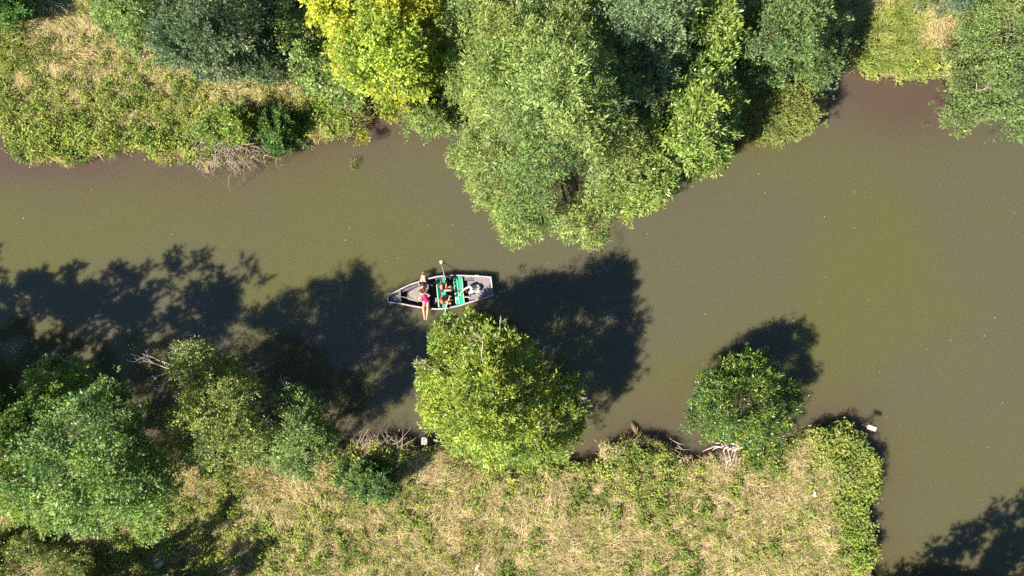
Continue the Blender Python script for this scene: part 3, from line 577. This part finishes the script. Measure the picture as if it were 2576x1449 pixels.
# white plastic drum on the near shore
c0 = W(1068, 1109, .3); t = thing('plastic_drum', W(1068, 1112, 0), 'white plastic drum standing at the edge of the near bank', 'container')
mb = MB(); ringp = [(c0[0] + .16 * math.copysign(abs(math.cos(q)) ** .6, math.cos(q)), c0[1] + .19 * math.copysign(abs(math.sin(q)) ** .6, math.sin(q))) for q in np.linspace(0, 2 * math.pi, 17)[:-1]]
mb.prism(ringp, -.05, .42); mb.prism([(c0[0] + (x - c0[0]) * .82, c0[1] + (y - c0[1]) * .82) for x, y in ringp], .42, .455)
o = mb.build('drum_body', white, t)
mb = MB(); mb.tube([(c0[0] - .05, c0[1] + .06, .44), (c0[0] - .05, c0[1] + .06, .50)], [.045, .045], 10); mb.build('cap', M['bramble'], t)
# weathered board on a slim post standing in the river
bz = 1.0; bc = W(2193, 1077, bz); foot = np.array((bc[0], bc[1], 0.)); t = thing('marker_board', foot, 'small white board on a slim post standing in the water off the grassy point', 'sign')
mb = MB(); ax = np.array((1, -.36, 0)); ax /= np.linalg.norm(ax); bx_ = np.array((.36, 1, 0)); bx_ /= np.linalg.norm(bx_)
q = [bc + ax * sx * .21 + bx_ * sy * .1 for sx, sy in ((-1, -1), (1, -1), (1, 1), (-1, 1))]; mb.prism([(v[0], v[1]) for v in q], bz - .02, bz + .02); mb.build('board', white, t)
mb = MB()
for i in range(4): w_ = bc + ax * (-.13 + .085 * i) + bx_ * .02; mb.prism([(w_[0] - .022, w_[1] - .035), (w_[0] + .022, w_[1] - .045), (w_[0] + .022, w_[1] + .035), (w_[0] - .022, w_[1] + .045)], bz + .02, bz + .025)
mb.build('faded_print', pink, t)
mb = MB(); mb.tube([foot + (0, 0, -.8), (bc[0], bc[1], bz - .02)], [.035, .03], 8); mb.build('post', M['bramble'], t)
# litter on the grass
def litter(px, py, kind, sc, rot, label):
    z = max(ground_z(px, py), .1) + .2; w = W(px, py, z); t = thing(kind, w, label, 'litter', 'white litter on the near bank'); mb = MB()
    if kind == 'plastic_bottle':
        d = np.array((math.cos(rot), math.sin(rot), .15)); mb.tube([w - d * .16 * sc, w - d * .15 * sc, w + d * .06 * sc, w + d * .12 * sc, w + d * .17 * sc], [.03, .05 * sc, .05 * sc, .02, .02], 10); mb.build('bottle_body', white, t, True)
        mb = MB(); mb.tube([w + d * .17 * sc, w + d * .2 * sc], .025, 8); mb.build('cap', pink, t)
    else:                                               # crumpled sheet
        n_ = 7; V = []; F = []
        for i in range(n_):
            for j in range(n_):
                r = .5 + .5 * math.sin(i * 1.7 + px) * math.cos(j * 2.1 + py); x = (i / (n_ - 1) - .5) * sc * .4 * (1 - .25 * random.random()); y = (j / (n_ - 1) - .5) * sc * .26 * (1 - .3 * random.random())
                V.append((w[0] + x * math.cos(rot) - y * math.sin(rot), w[1] + x * math.sin(rot) + y * math.cos(rot), w[2] + .09 * r + random.uniform(-.02, .02)))
        F = [(i * n_ + j, (i + 1) * n_ + j, (i + 1) * n_ + j + 1, i * n_ + j + 1) for i in range(n_ - 1) for j in range(n_ - 1)]
        mb.add(V, F); o = mb.build('sheet', white, t); sm = o.modifiers.new('thickness', 'SOLIDIFY'); sm.thickness = .006
litter(2085, 1211, 'plastic_bag', .6, .4, 'crumpled white bag on green weeds near the right corner of the near bank')
litter(2049, 1243, 'plastic_bag', .65, 1.8, 'crumpled white sheet on straw left of the bag near the right corner')
litter(825, 1266, 'crumpled_paper', .65, .1, 'pale crumpled paper on dry grass left of the dark bramble bush')
litter(1201, 1427, 'plastic_bottle', 1.2, 1.1, 'white bottle lying on the grass at the bottom edge')
litter(1437, 1363, 'crumpled_paper', .4, .7, 'small white scrap on grass right of the bottle, upper one')
litter(1452, 1385, 'crumpled_paper', .45, 2.1, 'small white scrap on grass right of the bottle, lower one')
litter(400, 1420, 'plastic_bag', 1.2, .6, 'pinkish white wrapper in shade at the lower left')
litter(1560, 1260, 'crumpled_paper', .35, .2, 'tiny white scrap on the grass below the grassy bump of the near bank')
# drifting leaves and seed fluff
n_ = 70; px = rng.uniform(0, 2576, n_ * 3); py = rng.uniform(330, 1449, n_ * 3); Q = np.stack([px, py], 1); Q = Q[landdist(Q) < -.4][:n_]
n_ = len(Q); V, F = leafmesh(Warr(Q, np.full(n_, .012)), np.column_stack([rng.normal(size=(n_, 2)), np.zeros(n_)]), np.tile((0, 0, 1.), (n_, 1)), rng.uniform(.025, .065, n_), rng.uniform(.02, .04, n_))
V[:, 2] = np.maximum(V[:, 2], .006); put(meshobj('drifting_leaves', V, F, simple('drift', (.6, .55, .36), .6, .3, 3)), 'pale leaves and fluff drifting on the river', kind='stuff')

# ------------------------------------------------------------------ the rowing boat
hullm = simple('hull_paint', (.12, .10, .125), .5, .22, 5, .15, 30); rim = simple('gunwale_paint', (.44, .385, .43), .45, .15, 9)
deckm = simple('deck_paint', (.205, .178, .21), .6, .22, 7, .2, 50); floorm = simple('floor_paint', (.028, .025, .045), .6, .4, 6); boardm = simple('floorboard_paint', (.23, .20, .205), .7, .35, 9, .3, 40)
greenm = simple('green_paint', (.012, .40, .24), .45, .12, 8); pale = simple('pale_edge', (.62, .68, .6), .5, .1, 12); ropem = simple('rope', (.6, .56, .45), .8, .2, 30)
up = [(172, 812), (250, 762), (440, 658), (640, 566), (830, 506), (960, 462), (1150, 415), (1390, 392), (1640, 392), (1900, 405), (2060, 413), (2228, 428)]
dn = [(178, 935), (260, 945), (440, 968), (640, 1008), (830, 1042), (1000, 1066), (1150, 1075), (1350, 1060), (1600, 1005), (1900, 912), (2080, 860), (2268, 802)]
bow_z = lambda cx: .44 + .16 * max(0, (700 - cx) / 550) ** 1.5
def outline(ins, dz=0, zf=None):
    c = np.array((1250., 730)); U = []; D_ = []
    for (x, y), s in [(p, 1) for p in up] + [(p, -1) for p in dn]:
        x2 = x + (ins if x < 400 else -ins if x > 2200 else 0) * 1.0; y2 = y + s * ins
        (U if s > 0 else D_).append((x2, y2))
    return U + D_[::-1]
def hullring(ins, zf): return [B(x, y, zf(x)) for x, y in outline(ins)]
bo = B(1250, 730, 0); boat = thing('rowing_boat', bo, 'dark grey flat-bottomed rowing boat with green benches carrying five people', 'boat')
rings = [hullring(52, lambda x: -.1), hullring(2, lambda x: bow_z(x) - .03), hullring(24, lambda x: bow_z(x) - .03), hullring(56, lambda x: .09)]
nr = len(rings[0]); V = [v for r in rings for v in r]; F = []
for a in range(3):
    for i in range(nr): j = (i + 1) % nr; F.append((a * nr + i, a * nr + j, (a + 1) * nr + j, (a + 1) * nr + i))
F.append(tuple(range(nr - 1, -1, -1)))
def stripfaces(off, nu):                                 # quads between upper and lower side of a ring
    return [(off + i, off + i + 1, off + 2 * nu - 2 - i, off + 2 * nu - 1 - i) for i in range(nu - 1)]
meshobj('hull', V, F, hullm, boat)
r0_ = hullring(55, lambda x: .10); meshobj('floor', r0_, stripfaces(0, len(up)), floorm, boat)
rr = [hullring(-3, lambda x: bow_z(x) - .028), hullring(-3, lambda x: bow_z(x)), hullring(22, lambda x: bow_z(x)), hullring(22, lambda x: bow_z(x) - .028)]
F = []
for a in range(4):
    for i in range(nr): j = (i + 1) % nr; b_ = (a + 1) % 4; F.append((a * nr + i, a * nr + j, b_ * nr + j, b_ * nr + i))
meshobj('gunwale', [v for r in rr for v in r], F, rim, boat)
def yu(cx): return float(np.interp(cx, [p[0] for p in up], [p[1] for p in up]))
def yd(cx): return float(np.interp(cx, [p[0] for p in dn], [p[1] for p in dn]))
def slab(name, pts, z0, z1, mat):
    mb = MB(); mb.prism([B(x, y, z1)[:2] for x, y in pts], z0, z1); return mb.build(name, mat, boat)
slab('bow_deck', [(205, 815), (260, 785), (440, 695), (450, 935), (260, 915), (208, 905)], .36, .40, deckm)
slab('front_floorboard', [(575, 745), (835, 590), (865, 920), (580, 900)], .12, .16, boardm)
slab('side_ledge', [(470, 690), (825, 545), (828, 575), (480, 735)], .28, .31, hullm)
slab('stern_deck', [(1885, 432), (2222, 452), (2252, 795), (1915, 890)], .36, .41, deckm)
slab('stern_step', [(1755, 512), (1882, 512), (1912, 872), (1790, 880)], .22, .29, deckm)
slab('locker', [(1690, 430), (1880, 432), (1880, 500), (1700, 500)], .28, .33, hullm)
slab('thwart', [(868, yu(868) + 26), (990, yu(990) + 26), (1010, yd(1010) - 26), (885, yd(885) - 26)], .33, .37, hullm).name = 'seat_plank'
slab('bench', [(1572, 425), (1650, 428), (1700, 960), (1600, 975)], .36, .40, greenm)
slab('bench', [(1490, 428), (1545, 428), (1592, 965), (1535, 985)], .30, .33, greenm)
slab('bench', [(1228, 440), (1300, 435), (1345, 1030), (1262, 1035)], .35, .38, greenm)
slab('bench', [(1150, 450), (1180, 450), (1222, 1030), (1192, 1035)], .33, .36, greenm)
for (a, b) in (((1137, 462), (1190, 1022)), ((1480, 432), (1535, 952)), ((1556, 480), (1602, 965)), ((1652, 440), (1697, 945))):
    mb = MB(); A, Bb = B(*a, .43), B(*b, .43); mb.tube([A, (A + Bb) / 2, Bb], .016, 8); mb.build('cross_rail', pale, boat, True)
for (x, y) in ((1760, 430), (1850, 905)):               # worn white registration marks on the side decks
    for i in range(5):
        mb = MB(); w_ = B(x - 45 + i * 22, y + (0 if y < 600 else -4 * i + 8), .36 if y > 600 else .335); mb.prism([(w_[0] - .016, w_[1] - .02), (w_[0] + .016, w_[1] - .02), (w_[0] + .016, w_[1] + .02), (w_[0] - .016, w_[1] + .02)], w_[2], w_[2] + .004)
        mb.build('registration_mark', white, boat)
slab('side_deck', [(1790, 905), (1905, 880), (1912, 892), (1800, 925)], .30, .355, hullm)
mb = MB()
A = [B(2015, 800, .43), B(2065, 805, .43), B(2050, 830, .43)]; mb.tube(A, .012, 6); mb.build('cleat', white, boat)
mb = MB(); mb.tube([B(x, y, z) for x, y, z in ((255, 845, .42), (300, 832, .42), (400, 815, .42), (470, 820, .41), (600, 850, .2), (700, 880, .18), (740, 890, .18), (785, 935, .18))], .012, 6); mb.build('bow_rope', ropem, boat, True)
mb = MB(); mb.tube([B(x, y, z) for x, y, z in ((1862, 440, .43), (1885, 408, .47), (1935, 392, .5), (1990, 405, .47), (2020, 435, .43), (2028, 462, .42))], .012, 6); mb.build('stern_rope', ropem, boat, True)
for (x, y) in ((1330, 400), (1385, 1042)):
    mb = MB(); w_ = B(x, y, .44); mb.tube([w_, w_ + (0, 0, .09)], .03, 8); mb.build('rowlock', dkm, boat)
# gear lying in the boat
bagm = simple('bag_cloth', (.08, .06, .09), .8, .3, 10); clothm = simple('grey_cloth', (.3, .3, .32), .8, .25, 14); clr = simple('clear_plastic', (.2, .3, .25), .3, .2, 12)
def lump(name, label, cat, cx, cy, z, r, mat, cut=True):
    w = B(cx, cy, z); t = thing(name, w, label, cat); mb = MB(); mb.ball((w[0], w[1], w[2] + r[2]), r, 14, 9)
    mb.v = [tuple(np.array(v) + np.array((0, 0, 1)) * .12 * r[2] * math.sin(v[0] * 40) * math.cos(v[1] * 35)) for v in mb.v]
    o = mb.build(name + '_body', mat, t, True); mb = MB(); mb.tube([(w[0] - r[0] * .5, w[1], w[2] + 1.9 * r[2]), (w[0], w[1], w[2] + 2.3 * r[2]), (w[0] + r[0] * .5, w[1], w[2] + 1.9 * r[2])], .012, 6); mb.build('handle', mat, t)
lump('dark_bag', 'black bag on the boat floor between the upper rower and the benches', 'bag', 1430, 590, .11, (.16, .15, .1), bagm)
lump('grey_cloth', 'grey crumpled cloth on the boat floor behind the lower rower', 'cloth', 1145, 880, .11, (.07, .14, .07), clothm)
lump('clear_bag', 'pale plastic bag between the two green benches', 'bag', 1570, 850, .34, (.09, .1, .05), clr)
lump('shoe_bag', 'small dark red bag on the boat floor in front of the lower rower', 'bag', 1430, 960, .11, (.11, .08, .08), bagm)
for i, (cx, cy) in enumerate(((1035, 575), (1060, 600))):
    t = thing('plastic_cup', B(cx, cy, .1), ['pale cup on the dark boat floor nearest the far side', 'pale cup on the dark boat floor nearest the benches'][i], 'cup'); mb = MB(); w = B(cx, cy, .1)
    mb.tube([w, w + (0, 0, .1)], [.028, .036], 12); mb.build('cup_wall', clr, t, True); mb = MB(); mb.tube([w + (0, 0, .098), w + (0, 0, .106)], [.038, .038], 12); mb.build('rim', white, t)

# ------------------------------------------------------------------ oars
def oar(pts, zs, label, bladec):
    P_ = [B(x, y, z) for (x, y), z in zip(pts, zs)]; t = thing('oar', P_[0], label, 'oar', 'oars of the rowing boat')
    mb = MB(); mb.tube(P_, .018, 8); mb.build('shaft', pale if bladec is not greenm else simple('oar_white', (.7, .68, .68), .4, .08), t, True)
    e_ = P_[-1]; d = P_[-1] - P_[-2]; d /= np.linalg.norm(d); s = np.array((-d[1], d[0], 0)); s /= np.linalg.norm(s); mb = MB(); nrm = np.cross(d, s)
    V = []
    for k, (u, w_) in enumerate(((-.04, .02), (.08, .07), (.34, .085), (.40, .06))):
        V += [e_ + d * u + s * w_ + nrm * .008, e_ + d * u - s * w_ + nrm * .008, e_ + d * u - s * w_ - nrm * .008, e_ + d * u + s * w_ - nrm * .008]
    F = [(0, 1, 2, 3), (15, 14, 13, 12)]
    for k in range(3):
        for j in range(4): F.append((4 * k + j, 4 * k + (j + 1) % 4, 4 * k + 4 + (j + 1) % 4, 4 * k + 4 + j))
    mb.add(V, F); mb.build('blade', bladec, t); mb = MB(); mb.tube([P_[0], P_[0] + (P_[1] - P_[0]) * .12], .024, 8); mb.build('grip', dkm, t)
greens = simple('green_shaft', (.10, .42, .25), .4, .15)
oar([(1345, 560), (1325, 470), (1305, 400), (1245, 170)], [.85, .72, .56, .12], 'green and white oar held by the upper rower over the far side', white)
oar([(1408, 812), (1372, 920), (1335, 1035), (1312, 1140)], [.85, .72, .56, .2], 'white oar with green blade held by the lower rower under the tree', greenm)

# ------------------------------------------------------------------ people
skin = simple('skin', (.52, .32, .24), .5, .06, 6); skin2 = simple('skin_tan', (.40, .225, .15), .5, .06, 6)
hairb = simple('brown_hair', (.10, .038, .02), .5, .35, 30); hairr = simple('auburn_hair', (.17, .05, .025), .5, .35, 30); hairk = simple('black_hair', (.02, .014, .014), .45, .3, 30)
def blob(name, prims, mat, parent, vox=.011):
    mb = MB()
    for q in prims:
        if isinstance(q[0], str): mb.ball(q[1], q[2], 12, 8)
        else: mb.capsule(q[0], q[1], q[2], q[3])
    o = mb.build(name, mat, parent, True)
    r = o.modifiers.new('one_surface', 'REMESH'); r.mode = 'VOXEL'; r.voxel_size = vox; r.use_smooth_shade = True
    s = o.modifiers.new('smooth', 'SMOOTH'); s.factor = .5; s.iterations = 3
    return o
def hand(pr, wrist, d, n, side):
    d = d / np.linalg.norm(d); s = np.cross(n, d); s /= np.linalg.norm(s) + 1e-9; palm = wrist + d * .05
    pr.append((wrist, .026, palm, .03)); pr.append((palm - s * .018, .019, palm + s * .018, .019)); 
    for i, L in enumerate((.062, .075, .07, .055)):
        b = palm + s * (-.03 + .02 * i) + d * .02; k = b + d * L * .55; e_ = k + (d * .5 - n * .8) * L * .5
        pr.append((b, .0095, k, .009)); pr.append((k, .009, e_, .008))
    b = wrist + d * .03 + s * side * .028; k = b + (d * .6 + s * side * .7) * .035; pr.append((b, .012, k, .0105)); pr.append((k, .0105, k + (d * .7 - n * .5) * .035, .009))
def person(label, j, skinm, hairm, tops, long_hair=False, look=(1, 0, 0), vox=.011):
    """j: joints in world coordinates; tops: list of (name, material, coverage)"""
    pel = j['pelvis']; t = thing('person', (pel[0], pel[1], pel[2] - .1), label, 'person'); pr = []
    look = np.array(look, float); look /= np.linalg.norm(look)
    nk, ch, hd = j['neck'], j['chest'], j['head']; sL, sR = j['sh'][0], j['sh'][1]; wst = (pel + ch) / 2
    hv = j['hip'][1] - j['hip'][0]
    pr += [(j['hip'][0], .095, j['hip'][1], .095), (pel, .115, wst, .1), (wst, .10, ch, .12), (ch, .12, nk, .07), (sL, .055, nk, .06), (sR, .055, nk, .06), (sL, .06, ch, .1), (sR, .06, ch, .1), (nk, .05, hd, .05)]
    pr += [('b', hd, (.082, .082, .105))]
    upv = np.array((0, 0, 1.)); sd_ = np.cross(look, upv); sd_ /= np.linalg.norm(sd_) + 1e-9; hu = np.cross(sd_, look)
    pr += [(hd + look * .085 + hu * .0, .014, hd + look * .098 - hu * .02, .016), (hd + look * .06 - hu * .075, .03, hd + look * .045 - hu * .06, .04)]
    pr += [('b', hd + sd_ * .083, (.018, .02, .03)), ('b', hd - sd_ * .083, (.018, .02, .03))]
    for s, (el, wr) in zip((0, 1), j['arm']):
        sh = j['sh'][s]; pr += [(sh, .05, el, .038), (el, .038, wr, .026)]; dd = wr - el
        nn = np.cross(dd, (1, .3, .2)); nn /= np.linalg.norm(nn); nn = nn if nn[2] > 0 else -nn; hand(pr, wr, dd, nn, 1 if s else -1)
    for s, (kn, an, toe) in zip((0, 1), j['leg']):
        hp = j['hip'][s]; pr += [(hp, .088, kn, .057), (kn, .057, kn + (an - kn) * .35, .056), (kn + (an - kn) * .35, .056, an, .034), (an, .036, toe, .03), (an, .035, an + (an - toe) * .25, .034)]
    blob('body', pr, skinm, t, vox)
    for nm, mt, cov in tops:
        q = []
        if 'torso' in cov: q += [(pel, .128, wst, .113), (wst, .113, ch, .133), (ch, .133, ch + (nk - ch) * .45, .1), (sL, .062, ch, .112), (sR, .062, ch, .112)]
        if 'hips' in cov: q += [(j['hip'][0], .108, j['hip'][1], .108), (pel, .128, wst, .11)]
        if 'sleeve' in cov:
            for s in (0, 1): sh = j['sh'][s]; q.append((sh, .064, sh + (j['arm'][s][0] - sh) * .75, .053))
        if 'thigh' in cov:
            for s in (0, 1): hp = j['hip'][s]; q.append((hp, .103, hp + (j['leg'][s][0] - hp) * .6, .083))
        blob(nm, q, mt, t, .012)
    q = [('b', hd - look * .014 + hu * .018, (.092, .092, .108)), ('b', hd - look * .05, (.08, .08, .1))]
    if long_hair: q += [(hd - look * .07, .075, nk - look * .06 + (ch - nk) * .3, .05), (hd - look * .05 + sd_ * .04, .06, nk - look * .06 + sd_ * .05 + (ch - nk) * .3, .035)]
    blob('hair', q, hairm, t, .012)
    for s in (-1, 1):
        mb = MB(); mb.ball(hd + look * .078 + sd_ * .03 * s + hu * .01, .012, 8, 6); mb.build('eye', dkm, t, True)
    mb = MB(); mb.tube([hd + look * .085 - hu * .045 - sd_ * .02, hd + look * .09 - hu * .048, hd + look * .085 - hu * .045 + sd_ * .02], .006, 5); mb.build('mouth', simple('lips', (.4, .12, .1), .5), t)
    return t
pinkm = simple('pink_swimsuit', (.50, .02, .16), .5, .15, 20)
m, n, l, p = newmat('patterned_cloth'); geo = n.new('ShaderNodeNewGeometry'); vo = n.new('ShaderNodeTexVoronoi'); vo.inputs['Scale'].default_value = 16; l.new(geo.outputs['Position'], vo.inputs['Vector'])
cr_ = n.new('ShaderNodeValToRGB'); cr_.color_ramp.interpolation = 'CONSTANT'; cr_.color_ramp.elements[0].color = (.55, .5, .5, 1); cr_.color_ramp.elements[1].position = .33; cr_.color_ramp.elements[1].color = (.012, .01, .014, 1)
l.new(vo.outputs['Distance'], cr_.inputs[0]); l.new(cr_.outputs[0], p.inputs['Base Color']); patm = m
m, n, l, p = newmat('blue_white_shirt'); geo = n.new('ShaderNodeNewGeometry'); no = n.new('ShaderNodeTexNoise'); no.inputs['Scale'].default_value = 3.2; no.inputs['Detail'].default_value = 0; l.new(geo.outputs['Position'], no.inputs['Vector'])
cr_ = n.new('ShaderNodeValToRGB'); cr_.color_ramp.interpolation = 'CONSTANT'; cr_.color_ramp.elements[0].color = (.035, .07, .22, 1); cr_.color_ramp.elements[1].position = .52; cr_.color_ramp.elements[1].color = (.78, .8, .84, 1)
l.new(no.outputs[0], cr_.inputs[0]); l.new(cr_.outputs[0], p.inputs['Base Color']); shirtm = m
orm = simple('orange_vest', (.62, .13, .03), .7, .12, 9); maroon = simple('maroon_shirt', (.10, .05, .075), .8, .2, 9); whitec = simple('white_shorts', (.78, .76, .78), .7, .06, 9)
dshort = simple('dark_shorts', (.02, .018, .03), .8, .2, 9)
b = B
person('woman in pink swimsuit leaning back, bare legs over the near side of the boat', dict(
    pelvis=b(952, 905, .50), chest=b(905, 800, .70), neck=b(868, 752, .83), head=b(842, 722, .95), sh=[b(835, 790, .78), b(925, 745, .78)], hip=[b(915, 905, .49), b(978, 905, .49)],
    arm=[(b(805, 880, .62), b(862, 908, .56)), (b(1012, 795, .66), b(962, 830, .62))],
    leg=[(b(890, 1065, .60), b(908, 1225, .40), b(912, 1275, .36)), (b(975, 1065, .60), b(955, 1225, .40), b(950, 1270, .36))]),
    skin, hairr, [('swimsuit', pinkm, ('torso', 'hips'))], True, (.25, -1, .25))
person('woman in black and white patterned top with legs over the far side of the boat', dict(
    pelvis=b(878, 555, .50), chest=b(882, 615, .76), neck=b(888, 645, .9), head=b(893, 668, 1.04), sh=[b(938, 622, .86), b(832, 622, .86)], hip=[b(910, 545, .49), b(850, 545, .49)],
    arm=[(b(955, 560, .64), b(920, 492, .55)), (b(803, 560, .64), b(826, 500, .5))],
    leg=[(b(905, 405, .60), b(900, 385, .18), b(898, 345, .14)), (b(872, 400, .60), b(872, 378, .18), b(870, 345, .14))]),
    skin, hairb, [('patterned_top', patm, ('torso',)), ('shorts', dshort, ('hips',))], True, (0, 1, .1))
person('upper rower in a dark maroon shirt sitting on the green bench and holding an oar', dict(
    pelvis=b(1262, 660, .47), chest=b(1245, 620, .75), neck=b(1250, 590, .92), head=b(1262, 565, 1.06), sh=[b(1245, 520, .84), b(1250, 680, .84)], hip=[b(1270, 625, .46), b(1275, 692, .46)],
    arm=[(b(1222, 455, .72), b(1305, 430, .66)), (b(1330, 650, .72), b(1345, 560, .84))],
    leg=[(b(1425, 620, .56), b(1450, 615, .16), b(1500, 612, .13)), (b(1430, 690, .56), b(1445, 700, .16), b(1500, 702, .13))]),
    skin2, hairb, [('shirt', maroon, ('torso', 'sleeve')), ('shorts', dshort, ('hips',))], False, (1, .1, -.2))
person('lower rower in an orange vest sitting on the green bench and pulling the white oar', dict(
    pelvis=b(1268, 905, .47), chest=b(1255, 885, .75), neck=b(1255, 875, .92), head=b(1258, 868, 1.06), sh=[b(1262, 815, .84), b(1262, 945, .84)], hip=[b(1275, 880, .46), b(1275, 942, .46)],
    arm=[(b(1330, 795, .72), b(1400, 806, .84)), (b(1330, 960, .68), b(1376, 905, .75))],
    leg=[(b(1425, 880, .56), b(1440, 880, .16), b(1490, 880, .13)), (b(1420, 945, .56), b(1430, 950, .16), b(1480, 950, .13))]),
    skin2, hairr, [('vest', orm, ('torso',)), ('shorts', dshort, ('hips',))], False, (1, -.1, -.2))
person('person in blue and white shirt bending forward from the stern deck', dict(
    pelvis=b(1985, 655, .52), chest=b(1862, 690, .74), neck=b(1790, 700, .80), head=b(1745, 700, .84), sh=[b(1815, 765, .76), b(1815, 625, .76)], hip=[b(1975, 690, .51), b(1965, 620, .51)],
    arm=[(b(1800, 830, .60), b(1740, 825, .52)), (b(1705, 665, .66), b(1630, 760, .56))],
    leg=[(b(1830, 720, .50), b(1800, 720, .2), b(1750, 722, .15)), (b(1822, 640, .50), b(1790, 645, .2), b(1742, 645, .15))]),
    skin, hairk, [('shirt', shirtm, ('torso', 'sleeve')), ('shorts', whitec, ('hips', 'thigh'))], False, (-1, 0, -.3))
